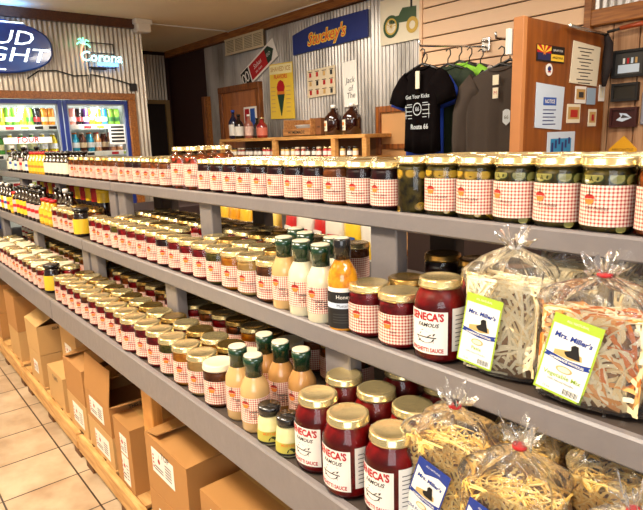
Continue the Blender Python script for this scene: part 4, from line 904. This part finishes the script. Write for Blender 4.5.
# honey / amber bottle
AMB = mat('amber_vinaigrette', 'd8941c', .12, coat=.8, col2='b86c10', nscale=60)
rt = MB().lathe([(.030, 0), (.033, .005), (.033, .115), (.030, .128), (.022, .142), (.0165, .152), (.016, .165)], AMB, 28).build('sauce_bottle', loc=(-.885, .785, ZM+.0003)); tag(rt, 'amber bottle with black label and dark cap, beside the white dressings', 'bottle'); rt.rotation_euler = (0, 0, math.atan2(-.785, .885))
MB().lathe([(.019, .155), (.019, .196), (.017, .199)], LIDB, 24).build('cap', rt); MB().lathe([(.0165, .199), (.013, .2005)], LIDW, 20).build('cap_top', rt)
q = MB(); q.lathe([(.0336, .008), (.0336, .088)], BLACK, 28, caps=False); f = cyl(.0341, 0); q.rect(-.045, .052, .055, .064, f, PALE, 12); q.rect(-.04, .088, .045, .097, f, WHITE, 10); q.text('Honey', .012, 0, .077, f, WHITE); q.text('Mustard', .009, 0, .058, cyl(.0344, 0), BLACK)
for k in range(4): q.rect(-.025, .02+.006*k, .03, .022+.006*k, f, DKGREY, 5)
q.build('paper_label', rt)
# spaghetti sauce jars
SS = content_mat('spaghetti_sauce', '92080a', '640405', 40); RIM = mat('label_white', 'ece6dc', .45)
def spag():
    r, h = .0488, .153; nk = .72; sh = .112
    root = MB().lathe([(r*.9, 0), (r*.98, .004), (r, .01), (r, sh*.93), (r*.97, sh), (r*.86, sh+.012), (r*nk+.002, sh+.022), (r*nk, sh+.027), (r*nk, h-.012)], GLASS, 36).build('spaghetti_sauce_jar')
    MB().lathe([(r*.88, .003), (r-.0016, .01), (r-.0016, sh*.93), (r*.94, sh), (r*.83, sh+.012), (r*nk-.002, sh+.022), (r*nk-.002, sh+.026), (.01, sh+.027)], SS, 32).build('contents', root)
    lr = r*nk+.0045
    MB().lathe([(lr-.002, h-.018), (lr+.001, h-.016), (lr+.001, h-.012), (lr-.0008, h-.0105), (lr, h-.003), (lr-.003, h-.0005), (lr*.82, h), (lr*.75, h-.0014), (lr*.1, h-.0014)], GOLD, 32).build('lid', root)
    q = MB(); f = cyl(r+.0006, -.1); g = cyl(r+.0010, -.1)
    q.rect(-.041, .018, .041, .098, f, RIM, 14)
    q.text("SENECA'S", .0195, 0, .087, g, RED, bold=.04, ang=0.0, sx=.82); q.text('FAMOUS', .0105, .004, .072, g, BLACK, shear=.3, bold=.02); q.text('SPAGHETTI SAUCE', .0104, 0, .025, g, RED, bold=.03, sx=.78)
    rnd = random.Random(4)
    q.poly([(.022*math.cos(a)*.8, .048+.010*math.sin(a)) for a in [PI+PI*k/8 for k in range(9)]], g, DKGREY); q.rect(-.021, .048, .021, .050, g, BLACK, 4)
    for k in range(16):
        u, v = rnd.uniform(-.022, .022), rnd.uniform(.036, .067); a = rnd.uniform(0, PI); l_ = .005; q.poly([(u, v), (u+l_*math.cos(a), v+l_*math.sin(a)), (u+l_*math.cos(a)-.001, v+l_*math.sin(a)+.001), (u-.001, v+.001)], g, BLACK)
    q.build('front_label', root)
    q = MB(); f = cyl(r+.0006, 1.30); q.rect(-.02, .024, .03, .104, f, RIM, 8); g = cyl(r+.001, 1.30)
    for k in range(8): q.rect(-.014, .034+.008*k, .022, .0355+.008*k, g, DKGREY, 4)
    q.build('side_label', root); return Proto(root)
SP = spag()
def sput(x, y, z, lab, rz=None): SP.place((x, y, z+.0003), math.atan2(-y, -x)-(.45 if z > 1 else .68) if rz is None else rz, lab, 'jar', 'spaghetti sauce jars')
sput(-.640, .808, ZM, 'spaghetti sauce jar on the middle shelf between gingham jars and pasta'); sput(-.62, .91, ZM, 'spaghetti sauce jar behind another on the middle shelf', -1.0)
sput(-.622, .657, ZB, 'front spaghetti sauce jar on the bottom shelf, nearest the noodle bag'); sput(-.722, .645, ZB, 'front spaghetti sauce jar on the bottom shelf, centre of three'); sput(-.822, .655, ZB, 'front spaghetti sauce jar on the bottom shelf, nearest the mustard')
for i, x in enumerate((-.66, -.757, -.854)): sput(x, .755, ZB, ['right', 'centre', 'left'][i]+' spaghetti sauce jar in second row of the bottom shelf', -1.2)
for i, x in enumerate((-.68, -.79)): sput(x, .87, ZB, ['right', 'left'][i]+' spaghetti sauce jar in third row of the bottom shelf', -1.2)
# mustard jars
MU = content_mat('pale_horseradish', 'e6dca8', 'd8cc90', 30)
def mustard():
    r, h = .0285, .085; root = MB().lathe([(r*.85, 0), (r, .006), (r*.98, .03), (r*.9, .055), (r*.78, .066), (r*.76, .072)], MU, 24).build('mustard_jar')
    MB().lathe([(r*.86, .066), (r*.88, .08), (r*.84, h), (r*.1, h-.001)], LIDB, 24).build('lid', root)
    q = MB(); f = cyl(r+.0009, 0); q.rect(-.04, .008, .04, .034, f, mat('label_cream_green', 'b9ad48', .5), 12); g = cyl(r+.0013, 0); q.rect(-.04, .006, .04, .011, g, BLACK, 12); q.text('MUSTARD', .008, 0, .029, g, ORANGEP, bold=.02); q.poly([(-.006, .013), (.01, .013), (.014, .02), (.004, .024), (-.004, .019)], g, STEM); q.build('paper_label', root); return Proto(root)
MP = mustard()
for x, y, lab in ((-.896, .632, 'small black lidded mustard jar by the spaghetti sauce'), (-.962, .63, 'small black lidded mustard jar by the dressing bottles')): MP.place((x, y, ZB+.0003), math.atan2(-y, -x), lab, 'jar', 'small mustard jars')

# ------------------------------------------------------------------ noodle bags
def noodle_mesh(w_, d_, h_, mats, n, wid, seed, core, vert=.6, curl=.5, L=(.05, .11)):
    rnd = random.Random(seed); b = MB()
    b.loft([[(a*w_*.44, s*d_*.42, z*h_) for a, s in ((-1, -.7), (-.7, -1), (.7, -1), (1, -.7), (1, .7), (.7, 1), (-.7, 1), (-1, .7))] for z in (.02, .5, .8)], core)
    for i in range(n):
        # start near the outer surface
        side = rnd.random(); 
        if side < .55: p = Vector((rnd.uniform(-1, 1)*w_*.45, -d_*.46, rnd.uniform(.02, .93)*h_))
        elif side < .85: p = Vector((rnd.choice((1, 1, -1))*w_*.46, rnd.uniform(-1, 1)*d_*.42, rnd.uniform(.02, .9)*h_))
        else: p = Vector((rnd.uniform(-1, 1)*w_*.4, rnd.uniform(-1, 1)*d_*.4, rnd.uniform(.82, .97)*h_))
        a = rnd.gauss(PI/2, 1.1*(1-vert)+.2) if rnd.random() < vert else rnd.uniform(0, PI)
        dirv = Vector((math.cos(a), rnd.uniform(-.3, .3), math.sin(a))).normalized(); 
        if side >= .55 and side < .85: dirv = Vector((rnd.uniform(-.2, .2), math.cos(a), math.sin(a))).normalized()
        ax = Vector((rnd.uniform(-1, 1), rnd.uniform(-1, 1), rnd.uniform(-1, 1))).normalized(); Lr = rnd.uniform(*L); seg = 7; pts = []
        tw = Vector((rnd.uniform(-.4, .4), -1 if side < .55 else rnd.uniform(-1, 1), rnd.uniform(-.4, .4))).normalized()
        for k in range(seg+1):
            q = p.copy(); q.x = max(-w_*.47, min(w_*.47, q.x)); q.y = max(-d_*.475, min(d_*.475, q.y)); q.z = max(.004, min(h_*.98, q.z))
            pts.append(q); dirv = (Matrix.Rotation(curl*rnd.uniform(.2, 1)*.5, 3, ax) @ dirv).normalized(); p = p+dirv*Lr/seg
        mt = mats[rnd.randrange(len(mats))]; ww = wid*rnd.uniform(.7, 1.15); rings = []
        for k, q in enumerate(pts):
            t = (pts[min(k+1, seg)]-pts[max(k-1, 0)]); t = t.normalized() if t.length > 1e-6 else Vector((0, 0, 1))
            sd = t.cross(tw); sd = sd.normalized() if sd.length > 1e-3 else Vector((1, 0, 0)); nn = t.cross(sd)*.0007
            rings.append([tuple(q+sd*ww/2+nn), tuple(q-sd*ww/2+nn), tuple(q-sd*ww/2-nn), tuple(q+sd*ww/2-nn)])
        b.loft(rings, mt, smooth=False)
    return b
def bag_mesh(w_, d_, h_, neck, seed, film):
    rnd = random.Random(seed); n = 48; rings = []; ph = [rnd.uniform(0, 6) for _ in range(8)]
    prof = [(0, .94), (.01, 1.0), (.25, 1.02), (.5, 1.02), (.75, 1.0), (.92, .98), (1.0, .93), (1.08, .84), (1.15, .68), (1.21, .44), (1.26, .20), (1.29, .10), (1.32, .12), (1.36, .24), (1.40, .34), (1.43, .38)]
    for t, s in prof:
        R = []; z = t*h_ if t <= 1 else h_+(t-1)*neck/.43
        for k in range(n):
            a = 2*PI*k/n; c, sn = math.cos(a), math.sin(a); e = .45 if t < 1 else .45+min(1, (t-1)*3)*.55
            x = w_/2*s*(abs(c)**e)*(1 if c > 0 else -1); y = d_/2*s*(abs(sn)**e)*(1 if sn > 0 else -1)
            if t > 1: kk = min(1, (t-1)/.25); x *= (1-.0*kk); y = y*(1-kk)+ (w_/2*s*sn*.8)*kk
            am = .004+.012*max(0, min(1, (t-.85)*3))*max(.25, s)
            wv = 1+ (am/ max(.02, w_/2*s))*(math.sin(5*a+ph[0]+t*6)+.7*math.sin(9*a+ph[1]-t*9)+.5*math.sin(14*a+ph[2]+t*4))
            x *= wv; y *= wv
            zz = z + (.012*math.sin(4*a+ph[3])+.009*math.sin(9*a+ph[4]) if t > 1.38 else (.003*math.sin(7*a+ph[5]) if t > .9 else 0))
            R.append((x, y, zz))
        rings.append(R)
    b = MB(); b.loft(rings, film, caps=False); b.f.append(list(reversed(range(n)))); b.mi.append(0); b.sm.append(False); b.uv.append([(0, 0)]*n); return b
NAV2 = mat('label_navy', '203a8c', .4); SKY = mat('label_cream_white', 'f2efe2', .4); SKIN = mat('label_tan_figure', 'c9a868', .5); GT = mat('label_green_text', '8fae2c', .5)
def noodle_label(q, fn, w_, h_, band, kindtext, bandtop=True, lower='Homemade'):
    """fn(u, v, k): label plane with k layers of print"""
    L0, L1, L2, L3 = [(lambda u, v, k=k: fn(u, v, k)) for k in range(4)]
    q.rect(-w_/2, 0, w_/2, h_, L0, band); 
    if bandtop: q.rect(-w_*.46, h_*.03, w_*.46, h_*.88, L1, SKY)
    else: q.poly([(-w_*.46, h_*.03), (w_*.46, h_*.03), (w_*.46, h_*.84), (w_*.2, h_*.87), (0, h_*.84), (-w_*.2, h_*.80), (-w_*.46, h_*.88)], L1, SKY)
    q.text("Mrs. Miller's", w_*.155, 0, h_*.745, L2, NAV2, bold=.035, ang=-.02, shear=.1)
    q.poly([(w_*(-.30+.0), h_*.50), (w_*.05, h_*.49), (w_*.28, h_*.52), (w_*.25, h_*.58), (w_*.0, h_*.60), (-w_*.3, h_*.56)], L2, SKIN)
    q.poly([(-w_*.02, h_*.52), (w_*.24, h_*.52), (w_*.2, h_*.58), (w_*.16, h_*.64), (w_*.14, h_*.685), (w_*.06, h_*.69), (w_*.0, h_*.66), (w_*.02, h_*.61), (-w_*.1, h_*.57), (-w_*.08, h_*.545)], L3, BLACK)
    q.poly([(-w_*.48, h_*.455), (-w_*.3, h_*.44), (0, h_*.415), (w_*.3, h_*.42), (w_*.48, h_*.44), (w_*.44, h_*.47), (w_*.48, h_*.505), (w_*.3, h_*.485), (0, h_*.475), (-w_*.3, h_*.50), (-w_*.48, h_*.515), (-w_*.44, h_*.49)], L2, NAV2)
    q.text('HOMEMADE NOODLES', w_*.068, 0, h_*.452, L3, SKY, bold=.03, ang=-.03)
    q.poly([(w_*.17*math.cos(a), h_*.345+h_*.045*math.sin(a)) for a in [2*PI*k/16 for k in range(16)]], L2, SKIN); q.poly([(w_*.13*math.cos(a), h_*.345+h_*.033*math.sin(a)) for a in [2*PI*k/16 for k in range(16)]], L3, CREAM)
    for i, t in enumerate(kindtext): q.text(t, w_*.135, 0, h_*(.25-.075*i), L2, GT if len(kindtext) == 1 else NAV2, bold=.01)
    q.text('100% Natural Noodles', w_*.06, 0, h_*(.18 if len(kindtext) == 1 else .12), L2, DKGREY)
    for k in range(12): q.rect(w_*(.10+.026*k), h_*.05, w_*(.10+.026*k+.008+.006*(k % 3 == 0)), h_*.12, L2, BLACK)
    q.text('12 oz', w_*.07, -w_*.25, h_*.07, L2, DKGREY)
    if bandtop: q.text('ALL NATURAL', w_*.07, 0, h_*.94, L2, SKY)
    else: q.text('ALL NATURAL', w_*.07, 0, h_*.93, L2, SKY)
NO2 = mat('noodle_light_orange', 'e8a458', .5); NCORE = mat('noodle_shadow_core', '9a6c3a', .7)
NC_ = mat('noodle_cream', 'f0d8a4', .5, noise=.2); NC2 = mat('noodle_pale', 'f8ebc8', .5, noise=.2); NO = mat('noodle_orange', 'dd7a24', .5, noise=.2); NG_ = mat('noodle_spinach', '8a8a4a', .5); NY = mat('noodle_egg_yellow', 'eec060', .5, noise=.2); NY2 = mat('noodle_egg_pale', 'f4d688', .5)
TIE = mat('red_twist_tie', 'c02020', .4); TIEC = mat('clear_tie', 'd8d0c8', .3)
def noodle_bag(loc_, rz, w_, d_, h_, neck, kind, label, tie, rx=0, ry=0, seed=1, lab=None):
    r = empty('noodle_bag', loc_, label, 'noodle bag', rz=rz); r.rotation_euler = (rx, ry, rz); r['group'] = 'bags of dried noodles'
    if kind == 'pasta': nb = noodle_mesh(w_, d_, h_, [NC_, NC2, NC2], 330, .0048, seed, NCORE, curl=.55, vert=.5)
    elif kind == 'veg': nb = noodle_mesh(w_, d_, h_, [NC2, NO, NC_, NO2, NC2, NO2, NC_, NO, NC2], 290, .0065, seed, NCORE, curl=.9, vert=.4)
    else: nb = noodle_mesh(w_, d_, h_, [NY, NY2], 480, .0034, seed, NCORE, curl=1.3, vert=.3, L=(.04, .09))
    no = nb.build('noodles', r); no['kind'] = 'stuff'
    bag_mesh(w_*1.04, d_*1.06, h_*1.04, neck, seed, FILM).build('plastic_film', r)
    zt = h_*1.04+neck*.29/.43
    MB().lathe([(w_*.075, zt-.003), (w_*.08, zt), (w_*.075, zt+.003)], tie, 14).build('twist_tie', r)
    if lab:
        u0, v0, lw, lh, band, texts, bt, tl = lab; q = MB(); yy = -d_*1.06/2*1.02-.003
        fn = lambda u, v, k: (u0+u*math.cos(tl)-v*math.sin(tl), yy-.0005*k, v0+u*math.sin(tl)+v*math.cos(tl))
        noodle_label(q, fn, lw, lh, band, texts, bt); q.build('paper_label', r)
    return r
noodle_bag((-.513, .835, ZM+.002), .12, .13, .085, .165, .065, 'pasta', 'clear bag of cream pasta with green banded label, beside the spaghetti sauce', TIEC, rx=-.05, seed=11, lab=(-.040, .010, .066, .125, LIME, ['Pasta'], True, -.13))
noodle_bag((-.360, .825, ZM+.002), .15, .145, .09, .143, .066, 'veg', 'clear bag of orange and cream vegetable noodles, middle shelf', TIE, rx=-.10, seed=12, lab=(-.038, .010, .072, .122, LIME, ['Vegetable Mix'], True, -.2))
noodle_bag((-.195, .85, ZM+.002), .35, .12, .085, .15, .085, 'pasta', 'clear bag of pasta at the right end of the middle shelf', TIE, seed=13, rx=-.05)
noodle_bag((-.47, .985, ZM+.002), .2, .12, .085, .17, .075, 'pasta', 'clear noodle bag with red tie standing behind the pasta bag', TIE, seed=14)
noodle_bag((-.33, .985, ZM+.002), .0, .12, .085, .16, .075, 'pasta', 'clear noodle bag with red tie behind the vegetable noodles', TIE, seed=15)
noodle_bag((-.53, .70, ZB+.002), .12, .135, .09, .155, .07, 'egg', 'bag of yellow egg noodles with blue banded label, beside spaghetti sauce', TIE, seed=16, rx=-.06, lab=(-.036, .0, .062, .125, NAV2, ['Old Fashioned', 'Medium'], False, -.28))
noodle_bag((-.405, .69, ZB+.002), .1, .14, .09, .13, .085, 'egg', 'bag of yellow egg noodles with red tie, centre of bottom shelf bags', TIE, seed=17, rx=-.06, lab=(-.045, -.0, .062, .11, NAV2, ['Old Fashioned', 'Wide'], False, -.25))
noodle_bag((-.30, .80, ZB+.002), .15, .13, .09, .155, .07, 'egg', 'bag of egg noodles behind, at the right of the bottom shelf', TIE, seed=18)
noodle_bag((-.235, .675, ZB+.002), .2, .12, .09, .13, .08, 'pasta', 'bag of noodles nearest the right edge of the bottom shelf', TIE, seed=19)
noodle_bag((-.45, .81, ZB+.002), .1, .12, .09, .15, .07, 'egg', 'bag of egg noodles behind the blue labelled bag', TIE, seed=20)

# ------------------------------------------------------------------ pallets and boxes
def pallet(x0, x1, label):
    r = empty('wooden_pallet', ((x0+x1)/2, .9, 0), label, 'pallet', 'pallets under the rack'); lc = (-(x0+x1)/2, -.9, 0)
    MB().box((x0, .635, .065), (x1, .66, .147), PALLET, .004).build('front_stringer', r, lc); MB().box((x0, 1.13, .065), (x1, 1.17, .13), PALLET, .004).build('rear_stringer', r, lc)
    n = max(3, int((x1-x0)/.145)); 
    for k in range(n): MB().box((x0+k*(x1-x0)/n+.006, .661, .1305), (x0+(k+.82)*(x1-x0)/n, 1.17, .147), PALLET, .002).build('deck_board', r, lc)
    for x in (x0+.04, (x0+x1)/2-.05, x1-.12):
        for y in (.65, 1.07): MB().box((x, y, 0), (x+.09, y+.09, .065), mat('dark_pallet_block', '6b4526', .7), .003).build('block', r, lc)
pallet(-2.60, -1.55, 'pale wooden pallet under the nearer boxes'); pallet(-1.53, -.5, 'pale wooden pallet at the right end under the rack')
pallet(-3.70, -2.62, 'pale wooden pallet under the middle boxes, left of the joint'); pallet(-4.80, -3.72, 'pale wooden pallet farthest left under the rack')
def cbox(x0, x1, y0, y1, z0, z1, label, mt=CARD, top='closed', stickers=(), text=None, side_text=None, rz=0):
    cx_, cy_ = (x0+x1)/2, (y0+y1)/2
    r = empty('cardboard_box', (cx_, cy_, z0+.0005), label, 'box', rz=rz); r['group'] = 'cardboard boxes under the rack'
    a, c, h, t = (x1-x0)/2-.003, (y1-y0)/2-.003, z1-z0-.001, .004
    b = MB()
    b.box((-a, -c, 0), (a, -c+t, h), mt); b.box((-a, c-t, 0), (a, c, h), mt); b.box((-a, -c+t, 0), (-a+t, c-t, h), mt); b.box((a-t, -c+t, 0), (a, c-t, h), mt); b.box((-a+t, -c+t, 0), (a-t, c-t, t), mt)
    if top == 'closed':
        b.box((-a, -c, h), (a, -.001, h+.003), mt); b.box((-a, .001, h), (a, c, h+.003), mt); 
    b.build('carton', r)
    if top == 'closed': MB().box((-a-.0005, -.022, h-.04), (a+.0005, .022, h+.0036), TAPE).build('packing_tape', r)
    else:
        MB().box((-a+t, -c+t, h*.55), (a-t, c-t, h*.57), CARDD).build('inner_divider', r)
        def flapm(w2, L, M): return MB().box((-w2, 0, -.0015), (w2, L, .0015), mt, M=M)
        for (ox, oy, rot, ww, L, ang) in top:
            M = Matrix.Translation((ox*a, oy*c, h)) @ Matrix.Rotation(rot, 4, 'Z') @ Matrix.Rotation(ang, 4, 'X')
            flapm(ww*(a if abs(oy) else c), L, M).build('flap', r)
    for (u, v, sw, sh_, kind) in stickers:
        q = MB(); f = lambda p, s: (p, -c-.0008, s); g = lambda p, s: (p, -c-.0014, s); u0, v0 = u*a, v*h
        q.box((u0-sw/2, -c-.0006, v0-sh_/2), (u0+sw/2, -c+.0002, v0+sh_/2), WHITE)
        q.poly([(u0-sw*.15+.009*math.cos(k*PI/5), v0+sh_*.12+.009*math.sin(k*PI/5)) for k in range(10)], g, APPLE); q.rect(u0-sw*.15-.001, v0+sh_*.2, u0-sw*.15+.001, v0+sh_*.4, g, STEM)
        for k in range(5): q.rect(u0+sw*.12, v0-sh_*.3+sh_*.12*k, u0+sw*.4, v0-sh_*.3+sh_*.12*k+.004, g, DKGREY)
        q.rect(u0-sw*.38, v0-sh_*.32, u0+sw*.02, v0-sh_*.27, g, DKGREY); q.rect(u0-sw*.38, v0-sh_*.2, u0+sw*.02, v0-sh_*.15, g, DKGREY)
        for k in range(4): q.rect(u0-sw*.45, v0-sh_*.3+sh_*.16*k, u0-sw*.39, v0-sh_*.22+sh_*.16*k, g, APPLE)
        q.build('shipping_label', r)
    if text:
        q = MB(); q.text(text, .03, 0, h*.82, lambda p, s: (p, -c-.0012, s), DKGREY, bold=.01); q.build('stencil_print', r)
    if side_text:
        q = MB(); q.text(side_text, .02, 0, h*.85, lambda p, s: (a+.0012, p, s), BLACK, bold=.02); q.build('side_print', r)
    return r
Z0 = .1475; F = .66
up = PI/2
cbox(-4.78, -4.36, F, .95, Z0, .33, 'lower cardboard box farthest left on the pallets', CARD); cbox(-4.78, -4.36, F, .95, .335, .53, 'upper cardboard box farthest left on the pallets', CARD)
cbox(-4.07, -3.79, F, .92, Z0, .335, 'lower box of the second stack from the left', CARDL); cbox(-4.07, -3.79, F, .92, .340, .565, 'tall upper box of the second stack from the left', CARD)
cbox(-3.54, -3.27, F, .92, Z0, .33, 'pale lower box beneath the tent flapped box', CARDL, stickers=((0, .5, .09, .07, 0),)); cbox(-3.55, -3.27, F, .92, .335, .50, 'pale box with raised tent-like flaps, third stack', CARDL, top=[(0, -1, 0, 1, .13, .45), (0, 1, PI, 1, .13, .45)], side_text='GLASS JARS')
cbox(-3.15, -2.86, F, .9, Z0, .325, 'plain pale low box left of the open flap boxes', CARDL, text='12 JARS'); cbox(-3.12, -2.85, F+.08, 1.0, .33, .54, 'box with labels standing behind and above the plain low box', CARDL, stickers=((-.1, .4, .11, .08, 0),))
cbox(-2.80, -2.51, F, .92, Z0, .30, 'lower box just left of the open box stack', CARDL, stickers=((.1, .5, .15, .1, 0),)); cbox(-2.80, -2.51, F, .92, .305, .475, 'upper box with folded flap left of the open box', CARD, top=[(0, -1, 0, 1, .11, .25), (0, 1, PI, 1, .12, .9), (-1, 0, -up, .98, .1, .3)])
cbox(-2.49, -2.18, F, .94, Z0, .285, 'lower box with shipping label beneath the open box', CARDL, stickers=((.1, .45, .17, .09, 0),)); cbox(-2.49, -2.18, F, .94, .29, .425, 'open cardboard box with its front flap standing up', CARD, top=[(0, -1, 0, 1, .155, 1.45), (-1, 0, -up, .98, .1, .35), (0, 1, PI, 1, .13, 2.2), (1, 0, up, .98, .10, 2.75)], stickers=((-.1, .5, .17, .08, 0),), side_text='THIS SIDE UP')
cbox(-2.135, -1.955, F-.005, .86, Z0, .415, 'tall narrow closed cardboard box right of the open box', CARD, stickers=((.1, .28, .07, .12, 0), (.1, .68, .07, .08, 0)))
cbox(-1.705, -1.40, .618, .90, Z0, .335, 'lower cardboard box beneath the one with a buckled lid', CARD, stickers=((0, .5, .17, .09, 0),)); cbox(-1.705, -1.40, .618, .90, .34, .535, 'cardboard box with buckled lid flaps beside the pine leg', CARD, top=[(0, -1, 0, 1, .135, .06), (0, 1, PI, 1, .135, .18), (-1, 0, -up, .98, .1, .25), (1, 0, up, .98, .1, .05)], stickers=((-.15, .62, .16, .085, 0),), text='TOP')
cbox(-1.335, -.96, .622, .93, Z0, .31, 'lower cardboard box at the right end of the boxes', CARD); cbox(-1.335, -.96, .622, .93, .315, .505, 'closed cardboard box with printed label nearest the camera', CARD, stickers=((-.1, .6, .22, .09, 0),), side_text='FRAGILE')

for p in PROTOS:                                                    # kinds that found no place
    if not p.used:
        for ch in list(p.root.children): bpy.data.objects.remove(ch)
        bpy.data.objects.remove(p.root)

# labels of the shelf stock: count every jar and bottle standing in the same row, from the right
stock = [o for o in COL.objects if o.parent is None and o.get('category') in ('jar', 'bottle') and .5 < o.location.y < 1.3]
def same(a, b): return abs(a.location.z-b.location.z) < .02 and abs(a.location.y-b.location.y) < .035 and (a.location.x > -2.576) == (b.location.x > -2.576)
for _, i, base, rown in REC:
    o = PLACED[i]
    if o.location.x > -.28: o['label'] = f'{base} {rown} row, at its extreme right end'; continue
    n = sum(1 for q in stock if same(o, q) and o.location.x+.001 < q.location.x < -.28)
    o['label'] = f'{base}, {rown} row, {ORD[n]} from right'
